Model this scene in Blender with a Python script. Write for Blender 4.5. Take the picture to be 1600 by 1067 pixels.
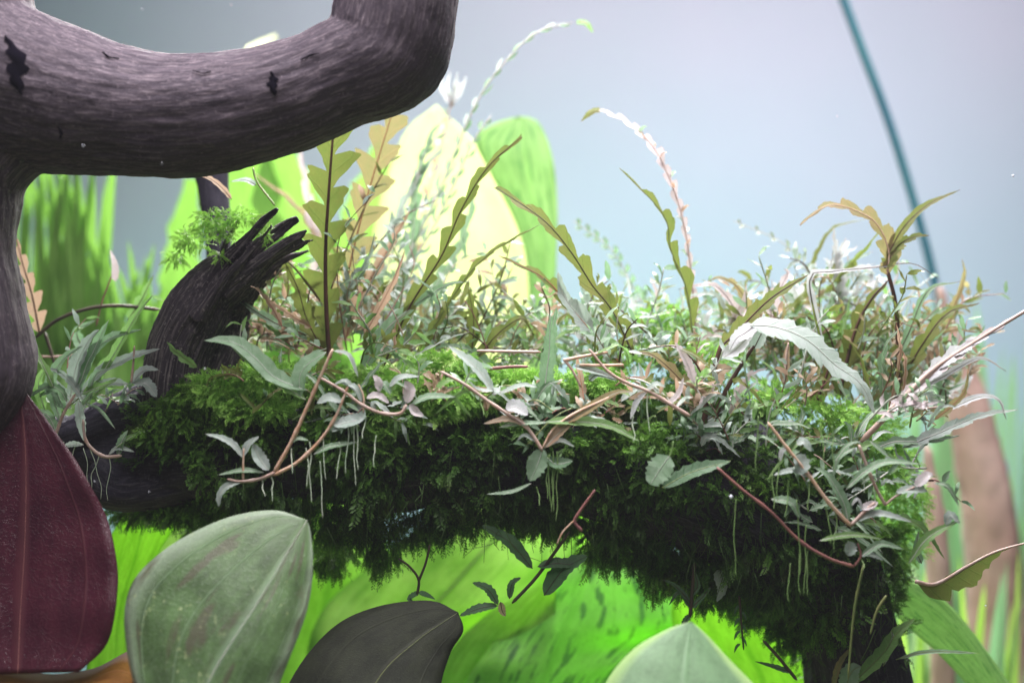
import bpy, math, random
import numpy as np
from mathutils import Vector, noise

random.seed(7); rng = np.random.default_rng(7)
scene = bpy.context.scene
for o in list(bpy.data.objects): bpy.data.objects.remove(o)
COL = scene.collection

# ------------------------------------------------------------------ camera, world, lamps, exposure
S = 0.000225; D0 = 0.5                       # metres per photo pixel on the focus plane, camera distance to it
cam_d = bpy.data.cameras.new('camera'); cam = bpy.data.objects.new('camera', cam_d); COL.objects.link(cam)
cam.location = (0, -D0, 0); cam.rotation_euler = (math.radians(90), 0, 0)
cam_d.sensor_width = 36; cam_d.lens = 50; cam_d.clip_start = 0.01; cam_d.clip_end = 20
cam_d.dof.use_dof = True; cam_d.dof.focus_distance = 0.478; cam_d.dof.aperture_fstop = 5.2
scene.camera = cam
scene.render.resolution_x = 1024; scene.render.resolution_y = 682
scene.view_settings.view_transform = 'Standard'; scene.view_settings.look = 'None'
scene.view_settings.exposure = 0.0; scene.view_settings.gamma = 1
world = bpy.data.worlds.new('World'); scene.world = world; world.use_nodes = True
world.node_tree.nodes['Background'].inputs[0].default_value = (0.36, 0.34, 0.62, 1)
world.node_tree.nodes['Background'].inputs[1].default_value = 0.12

def lamp(name, loc, target, size, power, color, sy=None, spread=180):
    l = bpy.data.lights.new(name, 'AREA'); l.shape = 'RECTANGLE'; l.size = size; l.size_y = sy or size
    l.energy = power; l.color = color; l.spread = math.radians(spread)
    o = bpy.data.objects.new(name, l); COL.objects.link(o); o.location = loc
    o.rotation_euler = (Vector(target) - Vector(loc)).to_track_quat('-Z', 'Y').to_euler()
    return o
# the tank's long light unit over the water; the other three are unseen lamps added as fill
lamp('tank_lamp', (0.04, -0.045, 0.42), (0.02, -0.02, 0), 0.55, 4.4, (1.0, 0.95, 0.98), 0.16, 115)
lamp('leaf_backlight', (0.0, 0.41, 0.32), (-0.02, 0.08, -0.12), 0.55, 5.2, (1.0, 0.98, 0.93), 0.08, 85)  # unseen backlight added so the translucent leaves light up from behind
lamp('back_pane_wash', (0.14, 0.18, 0.36), (0.12, 0.46, 0.04), 0.60, 1.85, (1.0, 0.47, 0.50), 0.06, 120)  # unseen lamp added to brighten the backdrop towards the upper right
lamp('front_fill', (-0.05, -0.40, 0.36), (-0.02, -0.04, -0.03), 0.35, 0.28, (1.0, 0.96, 0.95), 0.12, 90)  # unseen fill added to brighten the runners in front

# ------------------------------------------------------------------ helpers
def P(x, y, d=0.0):
    k = S * (D0 + d) / D0
    return Vector(((x - 800) * k, d, (533.5 - y) * k))
def U(px, d=0.0): return px * S * (D0 + d) / D0

def spline(pts, n):
    """Catmull-Rom through tuples of floats, n samples"""
    a = np.array(pts, float)
    if len(a) == 2: return np.array([a[0] + (a[1] - a[0]) * t for t in np.linspace(0, 1, n)])
    seg = np.r_[0, np.cumsum(np.maximum(np.linalg.norm(np.diff(a[:, :3], axis=0), axis=1), 1e-9))]; seg /= seg[-1]
    e = np.vstack([2 * a[0] - a[1], a, 2 * a[-1] - a[-2]]); out = []
    for t in np.linspace(0, 1, n):
        i = min(max(np.searchsorted(seg, t, side='right') - 1, 0), len(a) - 2)
        u = (t - seg[i]) / (seg[i + 1] - seg[i]); p0, p1, p2, p3 = e[i:i + 4]
        out.append(0.5 * (2 * p1 + (p2 - p0) * u + (2 * p0 - 5 * p1 + 4 * p2 - p3) * u * u + (3 * p1 - p0 - 3 * p2 + p3) * u ** 3))
    return np.array(out)

def norm(v):
    return v / np.maximum(np.linalg.norm(v, axis=-1, keepdims=True), 1e-12)

class MB:
    def __init__(s): s.v = []; s.f = []; s.uv = []
    def add(s, verts, faces, uvs=None):
        b = len(s.v); s.v.extend([tuple(map(float, q)) for q in verts]); s.f.extend([tuple(i + b for i in f) for f in faces])
        s.uv.extend([tuple(q) for q in uvs] if uvs is not None else [(0.5, 0.5)] * len(verts))
    def build(s, name, m, parent=None, smooth=True, link=True):
        me = bpy.data.meshes.new(name); me.from_pydata(s.v, [], s.f); me.update()
        uvl = me.uv_layers.new(name='UVMap'); li = np.zeros(len(me.loops), np.int32); me.loops.foreach_get('vertex_index', li)
        uvl.data.foreach_set('uv', np.array(s.uv, np.float32)[li].ravel())
        if smooth: me.polygons.foreach_set('use_smooth', np.ones(len(me.polygons), bool))
        o = bpy.data.objects.new(name, me)
        if m: me.materials.append(m)
        COL.objects.link(o)
        if parent is not None: o.parent = parent
        return o

def tube(mb, pts, radii, seg=6, caps=True):
    pts = np.array(pts, float); n = len(pts); radii = np.broadcast_to(np.array(radii, float), (n,))
    T = norm(np.gradient(pts, axis=0)); ref = np.array([0, 1, 0.13]); 
    N = np.cross(T[0], ref); N /= max(np.linalg.norm(N), 1e-9); vs = []; uv = []
    for i in range(n):
        N = N - T[i] * N.dot(T[i]); N /= max(np.linalg.norm(N), 1e-9); B = np.cross(T[i], N)
        for k in range(seg):
            a = 2 * math.pi * k / seg
            vs.append(pts[i] + radii[i] * (math.cos(a) * N + math.sin(a) * B)); uv.append((i / (n - 1), k / seg))
    fs = [(i * seg + k, i * seg + (k + 1) % seg, (i + 1) * seg + (k + 1) % seg, (i + 1) * seg + k) for i in range(n - 1) for k in range(seg)]
    if caps:
        fs.append(tuple(range(seg))[::-1]); fs.append(tuple((n - 1) * seg + k for k in range(seg)))
    mb.add(vs, fs, uv)

def tag(o, label=None, cat=None, group=None, kind=None):
    if label: o['label'] = label
    if cat: o['category'] = cat
    if group: o['group'] = group
    if kind: o['kind'] = kind
    return o

# ------------------------------------------------------------------ materials
class NT:
    def __init__(s, name):
        s.m = bpy.data.materials.new(name); s.m.use_nodes = True; s.t = s.m.node_tree; s.t.nodes.clear()
    def n(s, ty, **kw):
        x = s.t.nodes.new(ty)
        for k, v in kw.items():
            if k.startswith('i_'):
                key = k[2:]; key = int(key) if key.isdigit() else key.replace('_', ' ')
                x.inputs[key].default_value = v
            else: setattr(x, k, v)
        return x
    def l(s, a, b): s.t.links.new(a, b)
    def math(s, op, a, b=None, clamp=False):
        x = s.t.nodes.new('ShaderNodeMath'); x.operation = op; x.use_clamp = clamp
        for i, q in enumerate((a, b)):
            if q is None: continue
            if isinstance(q, (int, float)): x.inputs[i].default_value = q
            else: s.l(q, x.inputs[i])
        return x.outputs[0]
    def mix(s, f, a, b, mode='MIX'):
        x = s.t.nodes.new('ShaderNodeMix'); x.data_type = 'RGBA'; x.blend_type = mode
        for q, i in ((f, 0), (a, 6), (b, 7)):
            if isinstance(q, (int, float)): x.inputs[i].default_value = q
            elif isinstance(q, tuple): x.inputs[i].default_value = (*q[:3], 1)
            else: s.l(q, x.inputs[i])
        return x.outputs[2]
    def noise(s, vec, scale, detail=4, rough=0.55):
        x = s.n('ShaderNodeTexNoise'); x.inputs['Scale'].default_value = scale; x.inputs['Detail'].default_value = detail
        x.inputs['Roughness'].default_value = rough
        if vec is not None: s.l(vec, x.inputs['Vector'])
        return x.outputs['Fac']
    def ramp(s, f, a, b):
        x = s.n('ShaderNodeMapRange'); x.inputs[1].default_value = a; x.inputs[2].default_value = b; x.clamp = True
        s.l(f, x.inputs[0]); return x.outputs[0]

def leaf_mat(name, base, var, trans=0.45, rough=0.45, vein=(0, 0, 0), vein_amt=0.42, vein_n=9, spots=None, spot_amt=0.0,
             spot_scale=90, edge=None, gloss=0.35, mottled=0.5, par=False, tcol=None, nscale=140, tip=None, flecks=None):
    q = NT(name); tc = q.n('ShaderNodeTexCoord'); obj = tc.outputs['Object']; oi = q.n('ShaderNodeObjectInfo')
    sep = q.n('ShaderNodeSeparateXYZ'); q.l(tc.outputs['UV'], sep.inputs[0]); t = sep.outputs[0]
    a = q.math('MULTIPLY', q.math('ABSOLUTE', q.math('SUBTRACT', sep.outputs[1], 0.5)), 2.0)
    n1 = q.noise(obj, nscale, 8, 0.75); n2 = q.noise(obj, max(1400, nscale * 5.5), 4, .7)
    col = q.mix(q.math('MULTIPLY', q.ramp(n1, 0.35, 0.65), mottled * 2 if mottled < .5 else 1.0), base, var)
    col = q.mix(q.math('MULTIPLY', oi.outputs['Random'], 0.35), col, var)
    if par:                                     # veins running the length of the leaf, meeting at the tip
        f = q.math('ABSOLUTE', q.math('SINE', q.math('MULTIPLY', a, math.pi * vein_n / 2)))
        lines = q.math('SUBTRACT', 1.0, q.ramp(f, 0.0, 0.10))
        w = q.n('ShaderNodeTexNoise'); w.inputs['Scale'].default_value = 30; w.inputs['Detail'].default_value = 3
        cr = q.math('ABSOLUTE', q.math('SINE', q.math('ADD', q.math('MULTIPLY', t, 160), q.math('ADD', q.math('MULTIPLY', a, 34), q.math('MULTIPLY', w.outputs['Fac'], 14)))))
        fine = q.math('MULTIPLY', q.math('SUBTRACT', 1.0, q.ramp(cr, 0.0, 0.5)), 0.35)
        veins = q.math('MAXIMUM', lines, fine)
        mp2 = q.n('ShaderNodeMapping'); q.l(tc.outputs['UV'], mp2.inputs[0]); mp2.inputs['Scale'].default_value = (3.0, 4.0, 1)
        mp3 = q.n('ShaderNodeMapping'); q.l(tc.outputs['UV'], mp3.inputs[0]); mp3.inputs['Scale'].default_value = (9, 60, 1)
        f1 = q.noise(mp2.outputs[0], 1.6, 7, .72); f2 = q.noise(mp3.outputs[0], 2.0, 5, .7)
        col = q.mix(q.math('MULTIPLY', q.ramp(f1, .38, .66), .55), col, var); col = q.mix(q.math('MULTIPLY', q.ramp(f1, .58, .34), .62), col, tuple(c * .5 for c in base))
        col = q.mix(q.math('MULTIPLY', q.ramp(f2, .5, .75), .28), col, var)
    else:
        f = q.math('ABSOLUTE', q.math('SINE', q.math('SUBTRACT', q.math('MULTIPLY', t, math.pi * vein_n), q.math('MULTIPLY', a, 1.6))))
        veins = q.math('SUBTRACT', 1.0, q.ramp(f, 0.0, 0.22))
    mid = q.math('SUBTRACT', 1.0, q.ramp(a, 0.02, 0.07))
    veins = q.math('MAXIMUM', veins, mid)
    col = q.mix(q.math('MULTIPLY', veins, vein_amt), col, vein)
    if edge is not None:
        col = q.mix(q.math('MULTIPLY', q.ramp(a, 0.80, 1.0), 0.8), col, edge)
    if tip is not None:
        col = q.mix(q.ramp(t, 0.62, 0.95), col, tip)
    if spots is not None:
        mp = q.n('ShaderNodeMapping'); q.l(tc.outputs['UV'], mp.inputs[0]); mp.inputs['Scale'].default_value = (3.2, 9, 1)
        ns = q.noise(mp.outputs[0], spot_scale / 30, 3, 0.5)
        col = q.mix(q.math('MULTIPLY', q.ramp(ns, 0.555, 0.62), spot_amt), col, spots)
    col = q.mix(q.math('MULTIPLY', q.ramp(n2, 0.50, 0.72), 0.40), col, tuple(min(1, c * 1.9) for c in base))  # fine glint speckles painted into the leaf colour
    if flecks is not None:
        nf = q.noise(obj, 330, 5, .8); nb = q.noise(obj, 40, 2)
        col = q.mix(q.math('MULTIPLY', q.math('MULTIPLY', q.ramp(nf, .58, .66), q.ramp(nb, .48, .62)), .8), col, flecks)
    bmp = q.n('ShaderNodeBump'); bmp.inputs['Strength'].default_value = 0.45; bmp.inputs['Distance'].default_value = 0.0006
    q.l(q.math('ADD', q.math('MULTIPLY', veins, 0.6), q.math('MULTIPLY', n2, 0.15 if par else 0.5)), bmp.inputs['Height'])
    pr = q.n('ShaderNodeBsdfPrincipled'); pr.inputs['Roughness'].default_value = rough
    pr.inputs['Specular IOR Level'].default_value = gloss
    q.l(col, pr.inputs['Base Color']); q.l(bmp.outputs[0], pr.inputs['Normal'])
    tr = q.n('ShaderNodeBsdfTranslucent')
    q.l(q.mix(0.6, col, tcol if tcol else tuple(min(1, c * 1.5) for c in base)), tr.inputs['Color'])
    ms = q.n('ShaderNodeMixShader'); ms.inputs[0].default_value = trans
    q.l(pr.outputs[0], ms.inputs[1]); q.l(tr.outputs[0], ms.inputs[2])
    out = q.n('ShaderNodeOutputMaterial'); q.l(ms.outputs[0], out.inputs[0]); return q.m

def stem_mat(name, a, b, scale=160):
    q = NT(name); tc = q.n('ShaderNodeTexCoord'); n1 = q.noise(tc.outputs['Object'], scale, 4)
    pr = q.n('ShaderNodeBsdfPrincipled'); pr.inputs['Roughness'].default_value = 0.5
    q.l(q.mix(q.ramp(n1, 0.35, 0.65), a, b), pr.inputs['Base Color'])
    tr = q.n('ShaderNodeBsdfTranslucent'); tr.inputs[0].default_value = (*a, 1)
    ms = q.n('ShaderNodeMixShader'); ms.inputs[0].default_value = 0.2
    q.l(pr.outputs[0], ms.inputs[1]); q.l(tr.outputs[0], ms.inputs[2])
    out = q.n('ShaderNodeOutputMaterial'); q.l(ms.outputs[0], out.inputs[0]); return q.m

def wood_mat(name, dark, mid, light):
    q = NT(name); at = q.n('ShaderNodeAttribute'); at.attribute_name = 'grain'; v = at.outputs['Vector']
    tc = q.n('ShaderNodeTexCoord'); ob = tc.outputs['Object']
    g1 = q.noise(v, 420, 6, 0.7); g2 = q.noise(v, 1300, 4, 0.7); big = q.noise(ob, 22, 4); pit = q.noise(ob, 900, 3, 0.7)
    col = q.mix(q.ramp(g1, 0.32, 0.68), dark, mid)
    col = q.mix(q.math('MULTIPLY', q.ramp(g2, 0.5, 0.72), 0.7), col, light)
    col = q.mix(q.math('MULTIPLY', q.ramp(big, 0.4, 0.7), 0.5), col, mid)
    col = q.mix(q.math('MULTIPLY', q.ramp(pit, 0.60, 0.72), 0.45), col, tuple(min(1, c * 1.25) for c in light))
    bmp = q.n('ShaderNodeBump'); bmp.inputs['Strength'].default_value = 0.6; bmp.inputs['Distance'].default_value = 0.0008
    q.l(q.math('ADD', g1, q.math('ADD', q.math('MULTIPLY', g2, 0.6), q.math('MULTIPLY', pit, 0.35))), bmp.inputs['Height'])
    pr = q.n('ShaderNodeBsdfPrincipled'); pr.inputs['Roughness'].default_value = 0.75; pr.inputs['Specular IOR Level'].default_value = 0.25
    q.l(col, pr.inputs['Base Color']); q.l(bmp.outputs[0], pr.inputs['Normal'])
    out = q.n('ShaderNodeOutputMaterial'); q.l(pr.outputs[0], out.inputs[0]); return q.m

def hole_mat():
    q = NT('hollow_shade'); d = q.n('ShaderNodeBsdfDiffuse'); d.inputs[0].default_value = (0.006, 0.005, 0.009, 1)  # near-black colour stands in for the shade inside the knot holes
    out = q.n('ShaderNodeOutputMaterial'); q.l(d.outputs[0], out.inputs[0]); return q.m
M = dict(  # surface colours; leaf glints, knot-hole shade and moss light are painted in
    olive=leaf_mat('olive_leaf', (0.10, 0.15, 0.03), (0.19, 0.16, 0.05), vein=(0.05, 0.07, 0.015), trans=.5),
    orange=leaf_mat('orange_leaf', (0.17, 0.18, 0.07), (0.30, 0.19, 0.11), vein=(0.4, 0.2, 0.1), trans=.5),
    green=leaf_mat('green_leaf', (0.13, 0.26, 0.07), (0.20, 0.32, 0.12), vein=(0.3, 0.42, 0.2), trans=.45),
    dgreen=leaf_mat('dark_green_leaf', (0.05, 0.12, 0.05), (0.09, 0.15, 0.08), vein=(0.1, 0.2, 0.1), trans=.3),
    silver=leaf_mat('silver_leaf', (0.23, 0.32, 0.25), (0.38, 0.41, 0.40), vein=(0.22, 0.32, 0.24), trans=.25, rough=.5, gloss=.5, nscale=420),
    sgreen=leaf_mat('silver_green_leaf', (0.12, 0.23, 0.11), (0.26, 0.35, 0.25), vein=(0.15, 0.28, 0.14), trans=.35, rough=.5, gloss=.5, nscale=380),
    pink=leaf_mat('pink_leaf', (0.46, 0.38, 0.38), (0.50, 0.48, 0.49), vein=(0.45, 0.3, 0.28), trans=.22, nscale=420),
    rosy=leaf_mat('rosy_leaf', (0.34, 0.22, 0.16), (0.30, 0.26, 0.16), vein=(0.4, 0.2, 0.15), trans=.4, nscale=300),
    white=leaf_mat('frosted_leaf', (0.40, 0.44, 0.42), (0.52, 0.50, 0.54), vein=(0.5, 0.58, 0.5), trans=.25, nscale=500, gloss=.5),
    cream=leaf_mat('cream_broad_leaf', (0.70, 0.73, 0.50), (0.60, 0.70, 0.38), vein=(0.6, 0.8, 0.25), trans=.55, par=True, vein_n=6, vein_amt=.3, tcol=(0.85, 0.9, 0.55), nscale=18),
    lime=leaf_mat('lime_broad_leaf', (0.25, 0.55, 0.04), (0.58, 0.82, 0.22), vein=(0.07, 0.28, 0.02), trans=.55, par=True, vein_n=6, vein_amt=.6, spots=(0.10, 0.32, 0.03), spot_amt=.35, spot_scale=50, edge=(0.10, 0.30, 0.03), nscale=22, tcol=(0.50, 0.85, 0.10)),
    spotted=leaf_mat('spotted_broad_leaf', (0.22, 0.60, 0.06), (0.36, 0.74, 0.14), vein=(0.12, 0.38, 0.03), trans=.55, par=True, vein_n=5, vein_amt=.4, spots=(0.02, 0.08, 0.04), spot_amt=.9, spot_scale=75, nscale=30, tcol=(0.42, 0.85, 0.12)),
    paleleaf=leaf_mat('pale_green_leaf', (0.24, 0.42, 0.16), (0.42, 0.58, 0.28), vein=(0.25, 0.5, 0.12), trans=.5, par=True, vein_n=5, vein_amt=.3, nscale=25, spots=(0.05, 0.18, 0.07), spot_amt=.9, spot_scale=75, tcol=(0.40, 0.62, 0.25)),
    maroon=leaf_mat('maroon_leaf', (0.045, 0.006, 0.017), (0.075, 0.014, 0.024), vein=(0.16, 0.06, 0.06), vein_amt=.35, trans=.12, par=True, vein_n=3, rough=.33, gloss=.5, nscale=30),
    greyleaf=leaf_mat('grey_green_leaf', (0.035, 0.065, 0.018), (0.12, 0.22, 0.075), vein=(0.30, 0.42, 0.28), vein_amt=.4, trans=.14, par=True, vein_n=5, spots=(0.09, 0.08, 0.05), spot_amt=.8, spot_scale=30, flecks=(.42, .5, .24), edge=(0.36, 0.44, 0.33), rough=.4, gloss=.6, nscale=60),
    shade=leaf_mat('dark_round_leaf', (0.025, 0.028, 0.022), (0.04, 0.045, 0.028), vein=(0.08, 0.08, 0.06), vein_amt=.25, trans=.08, par=True, vein_n=3, nscale=50, rough=.6, gloss=.12),
    brown=leaf_mat('brown_leaf', (0.16, 0.05, 0.01), (0.22, 0.11, 0.015), vein=(0.3, 0.12, 0.05), trans=.25, par=True, vein_n=3, edge=(0.42, 0.28, 0.30), nscale=60),
    frost=leaf_mat('pale_grey_green_leaf', (0.15, 0.27, 0.13), (0.17, 0.30, 0.15), vein=(0.24, 0.4, 0.22), trans=.2, par=True, vein_n=2, vein_amt=.4, edge=(0.42, 0.6, 0.22), nscale=12),
    grass=leaf_mat('grass_blade', (0.07, 0.21, 0.02), (0.20, 0.38, 0.07), vein=(0.14, 0.4, 0.04), trans=.5, par=True, vein_n=5, vein_amt=.4, tcol=(0.14, 0.30, 0.04), nscale=25),
    grassfar=leaf_mat('far_grass_blade', (0.26, 0.56, 0.24), (0.34, 0.62, 0.34), vein=(0.2, 0.45, 0.2), trans=.4, par=True, vein_n=3, nscale=20),
    midrib=stem_mat('brown_midrib', (0.055, 0.025, 0.018), (0.12, 0.05, 0.03)),
    redrib=stem_mat('red_midrib', (0.34, 0.11, 0.06), (0.45, 0.17, 0.10)),
    darkrib=stem_mat('dark_stem', (0.05, 0.045, 0.03), (0.09, 0.06, 0.035)),
    tan=stem_mat('tan_runner', (0.60, 0.36, 0.22), (0.72, 0.56, 0.44), 500),
    pinkstem=stem_mat('pink_runner', (0.50, 0.33, 0.26), (0.62, 0.48, 0.42), 500),
    plum=stem_mat('plum_runner', (0.22, 0.09, 0.09), (0.36, 0.16, 0.13)),
    palerib=stem_mat('pale_midrib', (0.46, 0.50, 0.42), (0.58, 0.56, 0.52)),
    greenrib=stem_mat('green_midrib', (0.16, 0.22, 0.07), (0.26, 0.28, 0.10)),
    root=stem_mat('pale_root', (0.42, 0.55, 0.38), (0.60, 0.66, 0.52)),
    rootg=stem_mat('green_root', (0.16, 0.30, 0.08), (0.26, 0.40, 0.14)),
    teal=stem_mat('teal_tube', (0.010, 0.12, 0.19), (0.02, 0.19, 0.22), 20),
    wood=wood_mat('driftwood', (0.026, 0.019, 0.030), (0.066, 0.050, 0.064), (0.24, 0.195, 0.215)),
    darkwood=wood_mat('dark_driftwood', (0.010, 0.009, 0.018), (0.030, 0.027, 0.042), (0.12, 0.11, 0.13)),
    stubwood=wood_mat('stub_driftwood', (0.016, 0.013, 0.022), (0.075, 0.062, 0.072), (0.48, 0.42, 0.40)),
    hole=hole_mat(),
    farwood=stem_mat('far_brown_wood', (0.42, 0.28, 0.23), (0.56, 0.42, 0.36), 30),
    speck=stem_mat('pale_speck', (0.85, 0.88, 0.95), (0.75, 0.78, 0.85)),
)
def moss_mat(name, a, b, c):
    q = NT(name); tc = q.n('ShaderNodeTexCoord'); at = q.n('ShaderNodeAttribute'); at.attribute_name = 'tone'
    n1 = q.noise(tc.outputs['Object'], 45, 4)
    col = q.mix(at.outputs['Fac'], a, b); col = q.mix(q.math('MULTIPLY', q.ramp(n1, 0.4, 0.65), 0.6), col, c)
    n3 = q.noise(tc.outputs['Object'], 85, 3); col = q.mix(q.math('MULTIPLY', q.ramp(n3, 0.58, 0.68), 0.4), col, (0.10, 0.085, 0.03))
    df = q.n('ShaderNodeBsdfPrincipled'); df.inputs['Roughness'].default_value = 0.5; df.inputs['Specular IOR Level'].default_value = 0.3
    q.l(col, df.inputs['Base Color']); tr = q.n('ShaderNodeBsdfTranslucent'); q.l(col, tr.inputs[0])
    ms = q.n('ShaderNodeMixShader'); ms.inputs[0].default_value = 0.3; q.l(df.outputs[0], ms.inputs[1]); q.l(tr.outputs[0], ms.inputs[2])
    out = q.n('ShaderNodeOutputMaterial'); q.l(ms.outputs[0], out.inputs[0]); return q.m
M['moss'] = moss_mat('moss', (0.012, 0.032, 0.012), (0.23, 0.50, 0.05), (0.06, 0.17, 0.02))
M['mossthread'] = moss_mat('moss_thread', (0.06, 0.12, 0.03), (0.2, 0.3, 0.08), (0.10, 0.16, 0.05))
M['mosspale_lit'] = moss_mat('pale_lit_moss', (0.13, 0.34, 0.04), (0.48, 0.78, 0.16), (0.26, 0.52, 0.08))  # paler moss copy, top light put into its colour; also the stub's tuft

# ------------------------------------------------------------------ setting
def plane(name, verts, m):
    b = MB(); b.add(verts, [(0, 1, 2, 3)]); o = b.build(name, m, smooth=False); o['kind'] = 'structure'; return o
q = NT('back_pane'); tc = q.n('ShaderNodeTexCoord'); n1 = q.noise(tc.outputs['Object'], 5, 3)
pr = q.n('ShaderNodeBsdfPrincipled'); pr.inputs['Roughness'].default_value = 0.8; pr.inputs['Specular IOR Level'].default_value = 0.1
q.l(q.mix(q.ramp(n1, .3, .7), (0.32, 0.65, 0.77), (0.36, 0.67, 0.81)), pr.inputs['Base Color'])
out = q.n('ShaderNodeOutputMaterial'); q.l(pr.outputs[0], out.inputs[0])
plane('back_wall', [(-1.0, 0.46, -0.35), (1.0, 0.46, -0.35), (1.0, 0.46, 0.6), (-1.0, 0.46, 0.6)], q.m)
q = NT('gravel_bed'); tc = q.n('ShaderNodeTexCoord'); n1 = q.noise(tc.outputs['Object'], 300, 4)
pr = q.n('ShaderNodeBsdfPrincipled'); pr.inputs['Roughness'].default_value = 0.9
q.l(q.mix(q.ramp(n1, .3, .7), (0.10, 0.12, 0.05), (0.22, 0.26, 0.10)), pr.inputs['Base Color'])
out = q.n('ShaderNodeOutputMaterial'); q.l(pr.outputs[0], out.inputs[0])
plane('ground', [(-1.0, -0.6, -0.35), (1.0, -0.6, -0.35), (1.0, 0.459, -0.35), (-1.0, 0.459, -0.35)], q.m)

# ------------------------------------------------------------------ wood
def wood_piece(name, tubes, voxel, mat, disp=0.0012, freq=260, stretch=0.07, parent=None, smooth=6, lump=0.0):
    """tubes: lists of (x, y, d, r) in photo pixels; fused by voxel remeshing, then weathered along the grain"""
    b = MB(); C = []; F1 = []; F2 = []; L = []; RR = []; off = 0.0
    for tb in tubes:
        sp = spline([(*P(x, y, d), U(r, d)) for x, y, d, r in tb], 60)
        tube(b, sp[:, :3], np.maximum(sp[:, 3], 0.0004), 20)
        T = norm(np.gradient(sp[:, :3], axis=0)); N = np.cross(T[0], [0, 1, 0.1]); N /= np.linalg.norm(N)
        s = np.r_[0, np.cumsum(np.linalg.norm(np.diff(sp[:, :3], axis=0), axis=1))]
        for i in range(len(sp)):
            N = N - T[i] * N.dot(T[i]); N /= np.linalg.norm(N)
            C.append(sp[i, :3]); F1.append(N.copy()); F2.append(np.cross(T[i], N)); L.append(off + s[i]); RR.append(sp[i, 3])
        off += 0.37
    tmp = b.build('tmp', None); md = tmp.modifiers.new('r', 'REMESH'); md.mode = 'VOXEL'; md.voxel_size = voxel
    sm = tmp.modifiers.new('s', 'SMOOTH'); sm.iterations = smooth; sm.factor = 0.6
    dg = bpy.context.evaluated_depsgraph_get(); me = bpy.data.meshes.new_from_object(tmp.evaluated_get(dg))
    bpy.data.objects.remove(tmp); n = len(me.vertices); co = np.zeros(n * 3, np.float32); me.vertices.foreach_get('co', co); co = co.reshape(-1, 3).astype(float)
    no = np.zeros(n * 3, np.float32); me.vertices.foreach_get('normal', no); no = no.reshape(-1, 3)
    C = np.array(C); F1 = np.array(F1); F2 = np.array(F2); L = np.array(L); RR = np.array(RR); G = np.zeros((n, 3))
    for a in range(0, n, 4000):
        q = co[a:a + 4000]; dd = np.linalg.norm(q[:, None] - C[None], axis=2) / (RR[None] + 0.004); w = np.argsort(dd, axis=1)[:, :4]
        dw = np.take_along_axis(dd, w, 1); ww = 1 / (dw ** 6 + 1e-6); i = w[:, 0]
        o_ = q - C[i]; T = np.cross(F1[i], F2[i])
        G[a:a + 4000] = np.stack([(L[i] + np.einsum('ij,ij->i', o_, T)) * stretch, np.einsum('ij,ij->i', o_, F1[i]), np.einsum('ij,ij->i', o_, F2[i])], 1)
    dv = np.array([noise.fractal(Vector(g) * freq, 0.7, 2.1, 4) for g in G]) 
    dl = np.array([noise.fractal(Vector(c) * 28, 0.9, 2.0, 3) for c in co])
    co = co + no * (dv * disp + dl * (disp * 1.3 + lump))[:, None]
    me.vertices.foreach_set('co', co.astype(np.float32).ravel())
    at = me.attributes.new('grain', 'FLOAT_VECTOR', 'POINT'); at.data.foreach_set('vector', G.astype(np.float32).ravel())
    me.polygons.foreach_set('use_smooth', np.ones(len(me.polygons), bool)); me.update()
    me.materials.clear(); me.materials.append(mat); me.name = name
    o = bpy.data.objects.new(name, me); COL.objects.link(o)
    if parent is not None: o.parent = parent
    return o, C, RR

dF = -0.038
fw = [[(628, -160, dF, 100), (622, -60, dF, 98), (618, 20, dF, 98), (596, 88, dF, 92), (520, 125, dF, 84), (430, 158, dF, 86), (300, 178, dF, 96),
       (170, 172, dF, 104), (60, 150, dF, 122), (-40, 110, dF, 140), (-140, 40, dF, 150)],
      [(-150, -120, dF, 150), (-100, 0, dF, 150), (-76, 150, dF, 140), (-80, 300, dF, 112), (-84, 390, dF, 103), (-72, 470, dF, 107), (-52, 560, dF, 104), (-70, 620, dF, 98), (-130, 700, dF, 90), (-220, 800, dF, 80)],
      [(10, 215, dF, 75), (-30, 260, dF, 75), (-60, 320, dF, 80)]]
root_fw = bpy.data.objects.new('driftwood_branch', None); COL.objects.link(root_fw)
tag(root_fw, 'large smooth purple-grey driftwood branch curving across the top left, nearest the viewer', 'driftwood')
o, _, _ = wood_piece('limb', fw, 0.0009, M['wood'], disp=0.00035, freq=620, stretch=0.10, lump=0.0013, parent=root_fw)
bpy.context.view_layer.update()
LIMB = o
def on_limb(x, y):
    c = cam.location; dr = (P(x, y, 0) - c).normalized(); ok, loc, nor, _ = LIMB.ray_cast(c, dr); return (loc, nor) if ok else None
def pit(pts, lw, name='knot_hole_shade'):
    """knot hole with its shade painted: a near-black lens set a hair proud of the grain with a raised rim"""
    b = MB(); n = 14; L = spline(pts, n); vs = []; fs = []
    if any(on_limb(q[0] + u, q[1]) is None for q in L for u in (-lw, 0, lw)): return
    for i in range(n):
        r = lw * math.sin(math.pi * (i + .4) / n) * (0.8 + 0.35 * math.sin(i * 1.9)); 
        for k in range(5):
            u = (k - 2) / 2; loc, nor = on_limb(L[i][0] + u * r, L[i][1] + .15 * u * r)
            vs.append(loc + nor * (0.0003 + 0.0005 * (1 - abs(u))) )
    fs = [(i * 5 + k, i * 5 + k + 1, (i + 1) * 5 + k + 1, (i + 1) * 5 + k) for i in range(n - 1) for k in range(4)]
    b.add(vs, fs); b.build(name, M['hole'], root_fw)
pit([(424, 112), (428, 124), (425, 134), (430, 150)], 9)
pit([(8, 58), (22, 78), (30, 100), (24, 120), (34, 148)], 18)
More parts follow.
